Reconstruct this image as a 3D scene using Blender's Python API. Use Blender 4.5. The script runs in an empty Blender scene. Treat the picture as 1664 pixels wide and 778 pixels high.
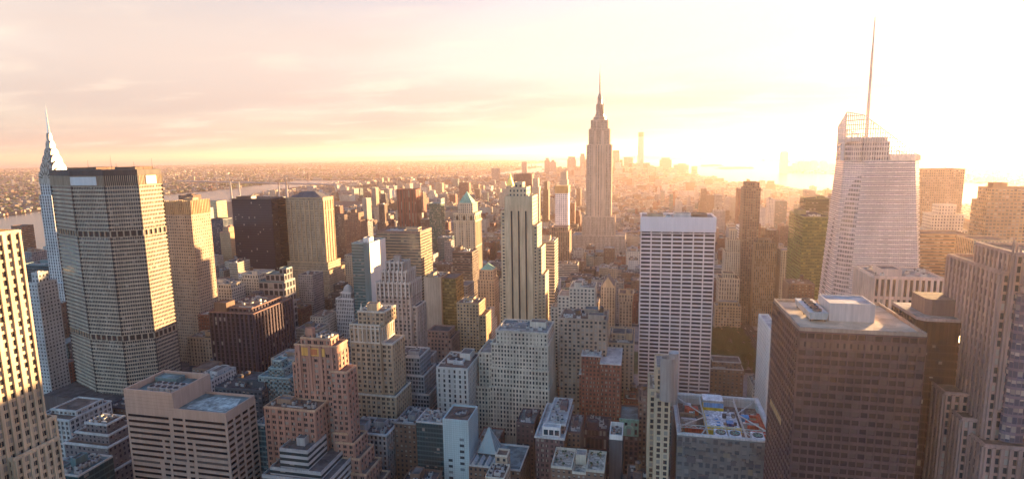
import bpy, math, random
import numpy as np
from mathutils import Vector, Matrix
R = math.radians
sc = bpy.context.scene
C = sc.collection

# ------------------------------------------------------------------ camera
# world axes: +Y runs down the avenues, +X across them, Z up, metres
YAW, PITCH, ROLL, FPX, CAMZ = R(12.6), R(8.55), R(-0.82), 945.0, 257.0
fw = Vector((-math.sin(YAW)*math.cos(PITCH), math.cos(YAW)*math.cos(PITCH), -math.sin(PITCH)))
rt0 = Vector((math.cos(YAW), math.sin(YAW), 0)); up0 = rt0.cross(fw)
rt = rt0*math.cos(ROLL) + up0*math.sin(ROLL); up = rt.cross(fw)
cd = bpy.data.cameras.new('camera'); cam = bpy.data.objects.new('camera', cd); C.objects.link(cam)
cam.matrix_world = Matrix(((rt.x, up.x, -fw.x, 0), (rt.y, up.y, -fw.y, 0), (rt.z, up.z, -fw.z, CAMZ), (0, 0, 0, 1)))
cd.sensor_width = 36.0; cd.lens = FPX/1664*36.0
cd.clip_start = 1.0; cd.clip_end = 250000.0
sc.camera = cam

# ------------------------------------------------------------------ sky and sun
SUN_EL, SUN_AZ = R(4.0), R(34.0)          # azimuth from +Y towards +X
w = bpy.data.worlds.new('World'); sc.world = w; w.use_nodes = True
nt = w.node_tree; N = nt.nodes; L = nt.links
for n in list(N): N.remove(n)
out = N.new('ShaderNodeOutputWorld'); bg = N.new('ShaderNodeBackground'); bg.inputs[1].default_value = 0.08
sky = N.new('ShaderNodeTexSky'); sky.sky_type = 'NISHITA'; sky.sun_disc = False
sky.sun_elevation = SUN_EL; sky.sun_rotation = SUN_AZ
sky.altitude = 200; sky.air_density = 1.0; sky.dust_density = 1.0; sky.ozone_density = 4.5
def mth(op, a, b=None, c=None, nt=nt, clamp=False):
    n = nt.nodes.new('ShaderNodeMath'); n.operation = op; n.use_clamp = clamp
    for i, s in enumerate((a, b, c)):
        if s is None: continue
        if isinstance(s, (int, float)): n.inputs[i].default_value = s
        else: nt.links.new(s, n.inputs[i])
    return n.outputs[0]
def mixc(fac, a, b, nt=nt, mode='MIX'):
    n = nt.nodes.new('ShaderNodeMix'); n.data_type = 'RGBA'; n.blend_type = mode
    for i, s in ((0, fac), (6, a), (7, b)):
        if isinstance(s, (int, float)): n.inputs[i].default_value = s
        elif isinstance(s, tuple): n.inputs[i].default_value = (*s[:3], 1)
        else: nt.links.new(s, n.inputs[i])
    return n.outputs[2]
def mrange(v, a, b, c=0.0, d=1.0, nt=nt):
    n = nt.nodes.new('ShaderNodeMapRange'); n.interpolation_type = 'SMOOTHSTEP'
    nt.links.new(v, n.inputs[0])
    for i, x in zip((1, 2, 3, 4), (a, b, c, d)): n.inputs[i].default_value = x
    return n.outputs[0]
tc = N.new('ShaderNodeTexCoord'); sp = N.new('ShaderNodeSeparateXYZ'); L.new(tc.outputs['Generated'], sp.inputs[0])
zc = mth('ADD', mth('MAXIMUM', sp.outputs[2], 0.0), 0.07)
cv = N.new('ShaderNodeCombineXYZ')
L.new(mth('DIVIDE', sp.outputs[0], zc), cv.inputs[0]); L.new(mth('DIVIDE', sp.outputs[1], zc), cv.inputs[1])
def cloud(scale, rot, stretch, detail, off):
    mp = N.new('ShaderNodeMapping'); mp.inputs['Rotation'].default_value = (0, 0, rot)
    mp.inputs['Scale'].default_value = (scale, scale*stretch, 1); mp.inputs['Location'].default_value = (off, off*.7, 0)
    L.new(cv.outputs[0], mp.inputs[0])
    nz = N.new('ShaderNodeTexNoise'); nz.inputs['Detail'].default_value = detail; nz.inputs['Roughness'].default_value = .55
    nz.inputs['Scale'].default_value = 1.0; nz.inputs['Distortion'].default_value = .4
    L.new(mp.outputs[0], nz.inputs['Vector']); return nz.outputs[0]
bw = N.new('ShaderNodeRGBToBW'); L.new(sky.outputs[0], bw.inputs[0])
lum = bw.outputs[0]
low = mrange(sp.outputs[2], 0.16, 0.46, 1.0, 0.0)              # thin high overcast lies over the lower sky
n1 = cloud(.26, .5, 1.5, 5, 3.1); n2 = cloud(.75, .35, 1.7, 8, 7.7)
dt_ = N.new('ShaderNodeVectorMath'); dt_.operation = 'DOT_PRODUCT'; L.new(tc.outputs['Generated'], dt_.inputs[0]); dt_.inputs[1].default_value = (math.sin(SUN_AZ), math.cos(SUN_AZ), 0)
toward = mrange(dt_.outputs['Value'], -.65, -.05, 0.0, 1.0)    # the thin cloud clears away from the sun
veil = mth('MULTIPLY', mth('MULTIPLY', mrange(n1, .32, .66, .88, .99), low), toward)
lit = mixc(1.0, (1.0, .76, .58), (1, 1, 1), mode='MULTIPLY')
def scalecol(col, v):
    n = N.new('ShaderNodeVectorMath'); n.operation = 'SCALE'
    if isinstance(col, tuple): n.inputs[0].default_value = col
    else: L.new(col, n.inputs[0])
    if isinstance(v, (int, float)): n.inputs[3].default_value = v
    else: L.new(v, n.inputs[3])
    return n.outputs[0]
root_ = mth('SQRT', lum)
soft = mrange(n1, .36, .60, 0.0, 1.0)
veilcol = scalecol(mixc(soft, (1.0, .82, .67), (.97, .80, .70)), mth('MULTIPLY', mth('MULTIPLY', mth('MULTIPLY_ADD', root_, .12, 1.62), mrange(sp.outputs[2], .0, .16, .74, 1.0)), mrange(n1, .36, .60, 1.08, .90)))
c1 = mixc(veil, scalecol(sky.outputs[0], mth('DIVIDE', 1.0, mth('MULTIPLY_ADD', lum, .16, 1.0))), veilcol)
puff = mth('MULTIPLY', mrange(n2, .50, .68), mrange(sp.outputs[2], .02, .5, 1.0, .0))
puffcol = scalecol((1.0, .83, .66), mth('MULTIPLY_ADD', root_, .2, 1.9))
c2 = mixc(mth('MULTIPLY', mth('MULTIPLY', puff, .42), toward), c1, puffcol)
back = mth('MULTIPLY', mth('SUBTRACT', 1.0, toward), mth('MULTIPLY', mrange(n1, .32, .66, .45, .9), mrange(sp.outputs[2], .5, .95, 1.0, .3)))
c3 = mixc(back, c2, scalecol((.41, .62, .83), 3.7))             # unseen blue cloud sheet added behind the camera to brighten shaded faces
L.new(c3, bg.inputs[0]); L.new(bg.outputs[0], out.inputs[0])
sd = bpy.data.lights.new('sun', 'SUN'); sun = bpy.data.objects.new('sun', sd); C.objects.link(sun)
sd.energy = 5.0; sd.angle = R(0.6); sd.color = (1.0, .62, .29)
sv = Vector((math.sin(SUN_AZ)*math.cos(SUN_EL), math.cos(SUN_AZ)*math.cos(SUN_EL), math.sin(SUN_EL)))
sun.rotation_euler = sv.to_track_quat('Z', 'Y').to_euler()

vs = sc.view_settings; vs.view_transform = 'Standard'; vs.look = 'None'; vs.gamma = 1.0; vs.use_curve_mapping = False
vs.exposure = 2.95
cy = sc.cycles; cy.max_bounces = 5; cy.diffuse_bounces = 2; cy.glossy_bounces = 2; cy.volume_bounces = 1
cy.transparent_max_bounces = 4; cy.use_denoising = True; cy.sample_clamp_indirect = 6.0

# ------------------------------------------------------------------ helpers
def tag(o, label=None, cat=None, group=None, kind=None):
    if label: o['label'] = label
    if cat: o['category'] = cat
    if group: o['group'] = group
    if kind: o['kind'] = kind
    return o
def empty(name, loc):
    o = bpy.data.objects.new(name, None); C.objects.link(o); o.location = loc; o.empty_display_size = 2; return o
class MB:
    def __init__(s): s.v = []; s.f = []; s.m = []; s.uv = []
    def face(s, pts, m=0, uvs=None):
        i = len(s.v); s.v += [tuple(p) for p in pts]; s.f.append(tuple(range(i, i+len(pts)))); s.m.append(m)
        s.uv += uvs if uvs else [(p[0]*.25, p[1]*.25) for p in pts]
    def wall(s, a, b, z0, z1, m=0, bay=4.0, flo=3.7, a1=None, b1=None, uo=0):
        a1 = a1 or a; b1 = b1 or b
        n = max(1, round(math.dist(a, b)/bay)); k = max(1, round((z1-z0)/flo)); uo *= 100
        s.face([(*a, z0), (*b, z0), (*b1, z1), (*a1, z1)], m, [(uo, 0), (uo+n, 0), (uo+n, k), (uo, k)])
    def prism(s, P, z0, z1, m=0, top=1, bay=4.0, flo=3.7, P1=None, bottom=None):
        P1 = P1 or P; n = len(P)
        for i in range(n):
            j = (i+1) % n; mi = m[i] if isinstance(m, (list, tuple)) else m
            s.wall(P[i], P[j], z0, z1, mi, bay, flo, P1[i], P1[j], i)
        if top is not None: s.face([(*p, z1) for p in P1], top)
        if bottom is not None: s.face([(*p, z0) for p in reversed(P)], bottom)
    def box(s, x0, x1, y0, y1, z0, z1, m=0, top=None, bay=4.0, flo=3.7, bottom=None):
        s.prism([(x0, y0), (x1, y0), (x1, y1), (x0, y1)], z0, z1, m, (m if not isinstance(m, (list, tuple)) else m[0]) if top is None else top, bay, flo, bottom=bottom)
    def tier(s, x0, x1, y0, y1, z0, z1, m=0, roof=1, rim=2, ph=1.2, t=.6, bay=4.0, flo=3.7):
        zt = z1+ph; P = [(x0, y0), (x1, y0), (x1, y1), (x0, y1)]; Q = [(x0+t, y0+t), (x1-t, y0+t), (x1-t, y1-t), (x0+t, y1-t)]
        s.prism(P, z0, z1, m, None, bay, flo)
        s.prism(P, z1, zt, rim, None)
        for i in range(4):
            j = (i+1) % 4
            s.face([(*P[i], zt), (*P[j], zt), (*Q[j], zt), (*Q[i], zt)], rim)
            s.face([(*Q[j], z1), (*Q[i], z1), (*Q[i], zt), (*Q[j], zt)], rim)
        s.face([(*q, z1) for q in Q], roof)
    def obox(s, p, d, a0, a1, d0, d1, z0, z1, m=0, back=False):
        nx, ny = d[1], -d[0]
        def q(a, o): return (p[0]+d[0]*a+nx*o, p[1]+d[1]*a+ny*o)
        A, B, E, F = q(a0, d1), q(a1, d1), q(a1, d0), q(a0, d0)
        s.face([(*A, z0), (*B, z0), (*B, z1), (*A, z1)], m)
        s.face([(*B, z0), (*E, z0), (*E, z1), (*B, z1)], m)
        s.face([(*F, z0), (*A, z0), (*A, z1), (*F, z1)], m)
        s.face([(*A, z1), (*B, z1), (*E, z1), (*F, z1)], m)
        s.face([(*F, z0), (*E, z0), (*B, z0), (*A, z0)], m)
        if back: s.face([(*E, z0), (*F, z0), (*F, z1), (*E, z1)], m)
    def beam(s, a, b, r, m=0, n=4):
        a = Vector(a); b = Vector(b); d = (b-a).normalized(); x = d.orthogonal().normalized(); y = d.cross(x)
        ra, rb = r if isinstance(r, tuple) else (r, r)
        c = [(math.cos(2*math.pi*(i+.5)/n), math.sin(2*math.pi*(i+.5)/n)) for i in range(n)]
        A = [a+(x*p+y*q)*ra for p, q in c]; B = [b+(x*p+y*q)*rb for p, q in c]
        for i in range(n): j = (i+1) % n; s.face([A[i], A[j], B[j], B[i]], m)
        s.face(list(reversed(A)), m); s.face(B, m)
    def lathe(s, cx, cy, prof, n=12, m=0, cap=True, ph=0.0):
        for (r0, z0), (r1, z1) in zip(prof, prof[1:]):
            for i in range(n):
                t0, t1 = 2*math.pi*i/n+ph, 2*math.pi*(i+1)/n+ph
                f = lambda r, t, z: (cx+r*math.cos(t), cy+r*math.sin(t), z)
                if r1 < 1e-4: s.face([f(r0, t0, z0), f(r0, t1, z0), (cx, cy, z1)], m)
                elif r0 < 1e-4: s.face([(cx, cy, z0), f(r1, t1, z1), f(r1, t0, z1)], m)
                else: s.face([f(r0, t0, z0), f(r0, t1, z0), f(r1, t1, z1), f(r1, t0, z1)], m)
        if cap and prof[-1][0] > 1e-4:
            r, z = prof[-1]; s.face([(cx+r*math.cos(2*math.pi*i/n+ph), cy+r*math.sin(2*math.pi*i/n+ph), z) for i in range(n)], m)
    def build(s, name, mats, parent=None, org=None, smooth=False):
        me = bpy.data.meshes.new(name); o = Vector(org) if org is not None else (parent.location if parent else Vector((0, 0, 0)))
        base = o
        if parent is not None and parent.parent is not None: base = o+parent.parent.location if org is None else o
        V = np.array(s.v, dtype=float).reshape(-1, 3)-np.array(base)
        me.from_pydata(V.tolist(), [], s.f)
        for m in (mats if isinstance(mats, (list, tuple)) else [mats]): me.materials.append(m)
        me.polygons.foreach_set('material_index', s.m)
        ul = me.uv_layers.new(name='UVMap'); ul.data.foreach_set('uv', np.array(s.uv, dtype=np.float32).ravel())
        if smooth: me.polygons.foreach_set('use_smooth', [True]*len(s.f))
        me.update()
        ob = bpy.data.objects.new(name, me); C.objects.link(ob)
        if parent is not None: ob.parent = parent
        elif org is not None: ob.location = org
        return ob

# ------------------------------------------------------------------ materials
MATS = {}
def newmat(name):
    m = bpy.data.materials.new(name); m.use_nodes = True
    return m, m.node_tree, m.node_tree.nodes['Principled BSDF']
def setspec(b, v):
    b.inputs['Specular IOR Level'].default_value = v
def plain(name, col, rough=.85, metal=0.0, var=.18, scale=.12, spec=.3, streak=True):
    if name in MATS: return MATS[name]
    m, nt, b = newmat(name)
    g = nt.nodes.new('ShaderNodeNewGeometry')
    mp = nt.nodes.new('ShaderNodeMapping'); mp.inputs['Scale'].default_value = (1, 1, .25 if streak else 1); nt.links.new(g.outputs['Position'], mp.inputs[0])
    nz = nt.nodes.new('ShaderNodeTexNoise'); nz.inputs['Scale'].default_value = scale; nz.inputs['Detail'].default_value = 6; nz.inputs['Roughness'].default_value = .65
    nt.links.new(mp.outputs[0], nz.inputs['Vector'])
    f = mrange(nz.outputs[0], .3, .7, 1-var, 1+var, nt)
    if streak:
        m2 = nt.nodes.new('ShaderNodeMapping'); m2.inputs['Scale'].default_value = (.9, .9, .035); nt.links.new(g.outputs['Position'], m2.inputs[0])
        z2 = nt.nodes.new('ShaderNodeTexNoise'); z2.inputs['Scale'].default_value = 1.0; z2.inputs['Detail'].default_value = 4; nt.links.new(m2.outputs[0], z2.inputs['Vector'])
        f = mth('MULTIPLY', f, mrange(z2.outputs[0], .35, .65, 1-var*.8, 1+var*.5, nt), nt=nt)
    else:
        z2 = nt.nodes.new('ShaderNodeTexVoronoi'); z2.inputs['Scale'].default_value = .16; nt.links.new(g.outputs['Position'], z2.inputs['Vector'])
        s2 = nt.nodes.new('ShaderNodeSeparateXYZ'); nt.links.new(z2.outputs['Color'], s2.inputs[0])
        f = mth('MULTIPLY', f, mth('MULTIPLY_ADD', s2.outputs[0], var*.9, 1-var*.45, nt=nt), nt=nt)
    n = nt.nodes.new('ShaderNodeVectorMath'); n.operation = 'SCALE'; n.inputs[0].default_value = col[:3]; nt.links.new(f, n.inputs[3])
    nt.links.new(n.outputs[0], b.inputs['Base Color'])
    b.inputs['Roughness'].default_value = rough; b.inputs['Metallic'].default_value = metal; setspec(b, spec)
    MATS[name] = m; return m
def facade(name, wall, glass=(.035, .04, .05), wf=.55, hf=.55, span=None, blind=.28, tilt=.03, rough=.12, wallvar=.14, blindcol=(.34, .32, .28), pair=1, wrough=.85, vary=0.0, islands=False, spec=.5, metal=0.0):
    """wall with one window per UV unit cell; span = colour between windows of one column"""
    if name in MATS: return MATS[name]
    m, nt, b = newmat(name); nd = nt.nodes; lk = nt.links
    uv = nd.new('ShaderNodeUVMap'); uv.uv_map = 'UVMap'
    s = nd.new('ShaderNodeSeparateXYZ'); lk.new(uv.outputs[0], s.inputs[0])
    M = lambda op, a, b=None, c=None: mth(op, a, b, c, nt)
    u, v = s.outputs[0], s.outputs[1]
    up_ = M('MULTIPLY', u, float(pair)) if pair > 1 else u
    inpair = None
    mu = M('LESS_THAN', M('ABSOLUTE', M('SUBTRACT', M('FRACT', up_), .5)), wf/2)
    if pair > 1:
        mu = M('MULTIPLY', mu, M('LESS_THAN', M('ABSOLUTE', M('SUBTRACT', M('FRACT', u), .5)), .40))
    mv = M('LESS_THAN', M('ABSOLUTE', M('SUBTRACT', M('FRACT', v), .5)), hf/2)
    win = M('MULTIPLY', mu, mv)
    cmb = nd.new('ShaderNodeCombineXYZ'); lk.new(M('FLOOR', up_), cmb.inputs[0]); lk.new(M('FLOOR', v), cmb.inputs[1])
    oi = nd.new('ShaderNodeObjectInfo'); lk.new(M('MULTIPLY', oi.outputs['Random'], 91.0), cmb.inputs[2])
    wn = nd.new('ShaderNodeTexWhiteNoise'); lk.new(cmb.outputs[0], wn.inputs[0])
    g = nd.new('ShaderNodeNewGeometry')
    mp = nd.new('ShaderNodeMapping'); mp.inputs['Scale'].default_value = (.09, .09, .03); lk.new(g.outputs['Position'], mp.inputs[0])
    nz = nd.new('ShaderNodeTexNoise'); nz.inputs['Scale'].default_value = 1.0; nz.inputs['Detail'].default_value = 6; lk.new(mp.outputs[0], nz.inputs['Vector'])
    wc = nd.new('ShaderNodeVectorMath'); wc.operation = 'SCALE'
    src = mixc(mu, wall, span, nt) if span else None
    if src is not None: lk.new(src, wc.inputs[0])
    else: wc.inputs[0].default_value = wall[:3]
    f = mrange(nz.outputs[0], .3, .7, 1-wallvar, 1+wallvar, nt)
    if islands:
        rr = nd.new('ShaderNodeValToRGB'); rr.color_ramp.interpolation = 'CONSTANT'
        el = rr.color_ramp.elements
        cols = islands
        while len(el) < len(cols): el.new(.5)
        for i, (e, c) in enumerate(zip(el, cols)): e.position = i/len(cols); e.color = (*c, 1)
        lk.new(g.outputs['Random Per Island'], rr.inputs[0]); lk.new(rr.outputs[0], wc.inputs[0])
    if vary: f = M('MULTIPLY', f, M('MULTIPLY_ADD', oi.outputs['Random'], vary, 1-vary/2))
    lk.new(f, wc.inputs[3])
    cs = nd.new('ShaderNodeSeparateXYZ'); lk.new(wn.outputs['Color'], cs.inputs[0])
    drop = M('GREATER_THAN', M('MULTIPLY_ADD', M('SUBTRACT', M('FRACT', v), .5), 1.0/max(hf, .01), .5), M('SUBTRACT', 1.0, cs.outputs[1]))   # blinds hang to different heights
    sh_ = M('MULTIPLY', M('MULTIPLY', M('LESS_THAN', wn.outputs['Value'], min(1.0, blind*2.0)), drop), M('MULTIPLY_ADD', cs.outputs[2], .6, .35))
    gl = mixc(sh_, glass, blindcol, nt)
    col = mixc(win, wc.outputs[0], gl, nt)
    lk.new(col, b.inputs['Base Color'])
    lk.new(mrange(win, 0, 1, wrough, rough, nt), b.inputs['Roughness'])
    lk.new(mrange(win, 0, 1, .25, spec, nt), b.inputs['Specular IOR Level'])
    if metal: lk.new(M('MULTIPLY', win, metal), b.inputs['Metallic'])
    if tilt:
        sub = nd.new('ShaderNodeVectorMath'); sub.operation = 'SUBTRACT'; lk.new(wn.outputs['Color'], sub.inputs[0]); sub.inputs[1].default_value = (.5, .5, .5)
        sl = nd.new('ShaderNodeVectorMath'); sl.operation = 'SCALE'; lk.new(sub.outputs[0], sl.inputs[0]); lk.new(M('MULTIPLY', win, tilt), sl.inputs[3])
        ad = nd.new('ShaderNodeVectorMath'); ad.operation = 'ADD'; lk.new(g.outputs['Normal'], ad.inputs[0]); lk.new(sl.outputs[0], ad.inputs[1])
        nm = nd.new('ShaderNodeVectorMath'); nm.operation = 'NORMALIZE'; lk.new(ad.outputs[0], nm.inputs[0]); lk.new(nm.outputs[0], b.inputs['Normal'])
    MATS[name] = m; return m
def winglass(name, glass=(.03, .035, .042), blind=.3, blindcol=(.33, .31, .27), rough=.1, tilt=.04):
    if name in MATS: return MATS[name]
    m, nt, b = newmat(name); nd = nt.nodes; lk = nt.links
    g = nd.new('ShaderNodeNewGeometry'); oi = nd.new('ShaderNodeObjectInfo')
    rnd = mth('FRACT', mth('ADD', mth('MULTIPLY', g.outputs['Random Per Island'], 17.31, nt=nt), mth('MULTIPLY', oi.outputs['Random'], 7.77, nt=nt), nt=nt), nt=nt)
    col = mixc(mth('MULTIPLY', mth('LESS_THAN', rnd, blind, nt=nt), .85, nt=nt), glass, blindcol, nt)
    lk.new(col, b.inputs['Base Color']); b.inputs['Roughness'].default_value = rough
    wn = nd.new('ShaderNodeTexWhiteNoise'); wn.noise_dimensions = '1D'; lk.new(mth('MULTIPLY', rnd, 533.0, nt=nt), wn.inputs['W'])
    sub = nd.new('ShaderNodeVectorMath'); sub.operation = 'SUBTRACT'; lk.new(wn.outputs['Color'], sub.inputs[0]); sub.inputs[1].default_value = (.5, .5, .5)
    sl = nd.new('ShaderNodeVectorMath'); sl.operation = 'SCALE'; lk.new(sub.outputs[0], sl.inputs[0]); sl.inputs[3].default_value = tilt
    ad = nd.new('ShaderNodeVectorMath'); ad.operation = 'ADD'; lk.new(g.outputs['Normal'], ad.inputs[0]); lk.new(sl.outputs[0], ad.inputs[1])
    nm = nd.new('ShaderNodeVectorMath'); nm.operation = 'NORMALIZE'; lk.new(ad.outputs[0], nm.inputs[0]); lk.new(nm.outputs[0], b.inputs['Normal'])
    MATS[name] = m; return m

# ------------------------------------------------------------------ ground, water, haze
def geo(lat, lon):
    S = (40.75907-lat)*111200; W = (lon*-1-73.97923)*84300
    c, s = math.cos(R(29)), math.sin(R(29)); return (W*c-S*s, S*c+W*s)
def gp(*ll): return [geo(a, b) for a, b in ll]
BIG = 90000.0
def sheet(name, pts, z, mat, base=None):
    mb = MB()
    from mathutils.geometry import tessellate_polygon
    tri = tessellate_polygon([[Vector((x, y, 0)) for x, y in pts]])
    for t in tri:
        P = [pts[i] for i in t]
        a = (P[1][0]-P[0][0])*(P[2][1]-P[0][1])-(P[1][1]-P[0][1])*(P[2][0]-P[0][0])
        if a < 0: P.reverse()
        mb.face([(x, y, z) for x, y in P])
    return tag(mb.build(name, mat), kind='structure')
m, nt_, b = newmat('water'); b.inputs['Base Color'].default_value = (.02, .035, .04, 1); b.inputs['Roughness'].default_value = .22
setspec(b, .5)
g = nt_.nodes.new('ShaderNodeNewGeometry'); nz = nt_.nodes.new('ShaderNodeTexNoise'); nz.inputs['Scale'].default_value = .02; nz.inputs['Detail'].default_value = 8
nt_.links.new(g.outputs['Position'], nz.inputs['Vector']); bp = nt_.nodes.new('ShaderNodeBump'); bp.inputs['Strength'].default_value = .25; bp.inputs['Distance'].default_value = 4
nt_.links.new(nz.outputs[0], bp.inputs['Height']); nt_.links.new(bp.outputs[0], b.inputs['Normal']); WATER = m
ASPH = plain('asphalt', (.055, .052, .05), .9, var=.3, scale=.03, streak=False)
LAND = plain('town_land', (.045, .05, .04), .95, var=.5, scale=.004, streak=False)
ISLE = plain('island_land', (.06, .075, .035), .95, var=.4, scale=.01, streak=False)
sheet('water', [(-BIG, -6000), (BIG, -6000), (BIG, BIG), (-BIG, BIG)], -3.0, WATER)
MANH = gp((40.7750,-73.9440),(40.7590,-73.9590),(40.7489,-73.9680),(40.7437,-73.9715),(40.7360,-73.9740),(40.7290,-73.9713),(40.7197,-73.9737),(40.7125,-73.9770),(40.7100,-73.9800),(40.7090,-73.9920),(40.7065,-74.0010),(40.7010,-74.0110),(40.7030,-74.0175),(40.7130,-74.0175),(40.7205,-74.0140),(40.7290,-74.0110),(40.7425,-74.0090),(40.7500,-74.0085),(40.7570,-74.0050),(40.7630,-74.0010),(40.7760,-73.9900))
sheet('ground', MANH, 0.0, ASPH)
BROOK = [(-BIG, -6000)]+[geo(40.80, -73.90)]+gp((40.7720,-73.9370),(40.7590,-73.9500),(40.7470,-73.9580),(40.7380,-73.9620),(40.7300,-73.9615),(40.7200,-73.9640),(40.7130,-73.9690),(40.7050,-73.9730),(40.7010,-73.9740),(40.7050,-73.9830),(40.7045,-73.9930),(40.6960,-74.0010),(40.6850,-74.0100),(40.6750,-74.0190),(40.6680,-74.0150),(40.6550,-74.0230),(40.6400,-74.0370),(40.6200,-74.0420),(40.6080,-74.0370),(40.5780,-74.0100),(40.5720,-73.9500),(40.58,-73.85),(40.57,-73.70),(40.60,-73.30))+[(-BIG, 46000)]
sheet('brooklyn_ground', BROOK, -1.0, LAND)
NJ = gp((40.82,-73.975),(40.7700,-74.0130),(40.7550,-74.0230),(40.7400,-74.0260),(40.7270,-74.0310),(40.7150,-74.0330),(40.7090,-74.0380),(40.7000,-74.0540),(40.6850,-74.0700),(40.6680,-74.0750),(40.6550,-74.0850),(40.6450,-74.1200),(40.6350,-74.20),(40.55,-74.25),(40.46,-74.25),(40.42,-74.00),(40.30,-73.97))+[(20000, BIG), (BIG, BIG), (BIG, -6000)]
sheet('jersey_ground', NJ, -1.0, LAND)
STAT = gp((40.6440,-74.0730),(40.6250,-74.0720),(40.6060,-74.0540),(40.58,-74.07),(40.54,-74.12),(40.50,-74.24),(40.55,-74.22),(40.6300,-74.19),(40.6420,-74.13))
sheet('staten_ground', STAT, -1.0, ISLE)
def blob(name, lat, lon, rx, ry, rot, seed):
    cx, cy_ = geo(lat, lon); rnd = random.Random(seed); P = []
    for i in range(22):
        a = 2*math.pi*i/22; k = 1+.15*rnd.uniform(-1, 1); x, y = rx*k*math.cos(a), ry*k*math.sin(a)
        P.append((cx+x*math.cos(rot)-y*math.sin(rot), cy_+x*math.sin(rot)+y*math.cos(rot)))
    mb = MB(); mb.prism(P, -3, 1, 0, 0); Q = [(cx+(p[0]-cx)*.85, cy_+(p[1]-cy_)*.85) for p in P]; mb.prism(Q, 1, 9, 0, 0)
    for i in range(60):   # tree clumps on the island
        a, r_ = rnd.uniform(0, 6.28), math.sqrt(rnd.random())*.8; x, y = rx*r_*math.cos(a), ry*r_*math.sin(a)
        X, Y = cx+x*math.cos(rot)-y*math.sin(rot), cy_+x*math.sin(rot)+y*math.cos(rot); s_ = rnd.uniform(10, 28)
        mb.lathe(X, Y, [(s_, 8), (s_*.9, 14), (s_*.4, 8+rnd.uniform(8, 16))], 6, 0)
    return tag(mb.build(name, ISLE), kind='structure')
blob('governors_island', 40.6895, -74.0165, 330, 620, .6, 1)
blob('harbour_island', 40.6892, -74.0445, 190, 110, .3, 2)
blob('harbour_island', 40.6995, -74.0395, 260, 150, .2, 3)
# hills on the horizon
def ridge(name, a, b, h, wd, seed, n=60):
    rnd = random.Random(seed); mb = MB(); a = Vector(a); b = Vector(b); d = (b-a).normalized(); p = Vector((-d.y, d.x))
    ph = [rnd.uniform(0, 6.28) for _ in range(5)]
    rows = []
    for i in range(n+1):
        t = i/n; e = math.sin(math.pi*t)**.6
        hh = h*e*(.62+.16*math.sin(5*t*3+ph[0])+.12*math.sin(13*t*3+ph[1])+.07*math.sin(31*t*3+ph[2])+.05*math.sin(71*t+ph[3]))
        c = a+(b-a)*t; rows.append([((c+p*wd*k).x, (c+p*wd*k).y, -2+hh*q) for k, q in ((-1, 0), (-.55, .55), (0, 1), (.6, .5), (1, 0))])
    for r0_, r1_ in zip(rows, rows[1:]):
        for k in range(4): mb.face([r0_[k], r1_[k], r1_[k+1], r0_[k+1]])
    return tag(mb.build(name, ISLE, smooth=True), kind='structure')
ridge('staten_hills', geo(40.615, -74.06), geo(40.60, -74.17), 125, 2200, 5)
ridge('staten_hills', geo(40.59, -74.08), geo(40.55, -74.20), 110, 2200, 6)
ridge('navesink_hills', geo(40.40, -73.98), geo(40.42, -74.20), 120, 3000, 7)
ridge('jersey_hills', geo(40.62, -74.42), geo(40.85, -74.25), 230, 5000, 8)
ridge('jersey_hills', geo(40.50, -74.60), geo(40.75, -74.55), 300, 5000, 9)
# the air
hz = MB(); hz.prism([(-95000, -7000), (95000, -7000), (95000, 95000), (-95000, 95000)], -6.0, 470.0, 0, 0, bottom=0)
m, nt_, b = newmat('haze_air'); nt_.nodes.remove(b); pv = nt_.nodes.new('ShaderNodeVolumePrincipled')
pv.inputs['Color'].default_value = (.86, .65, .58, 1); pv.inputs['Density'].default_value = 4.3e-5; pv.inputs['Anisotropy'].default_value = .58
nt_.links.new(pv.outputs[0], nt_.nodes['Material Output'].inputs['Volume'])
tag(hz.build('haze', m), kind='stuff')

def project(p):
    d = Vector(p)-Vector((0, 0, CAMZ)); z = d.dot(fw)
    if z < 5: return None
    return 832+FPX*d.dot(rt)/z, 389-FPX*d.dot(up)/z, z
PARK = (-35, 142, 628, 828)
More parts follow.
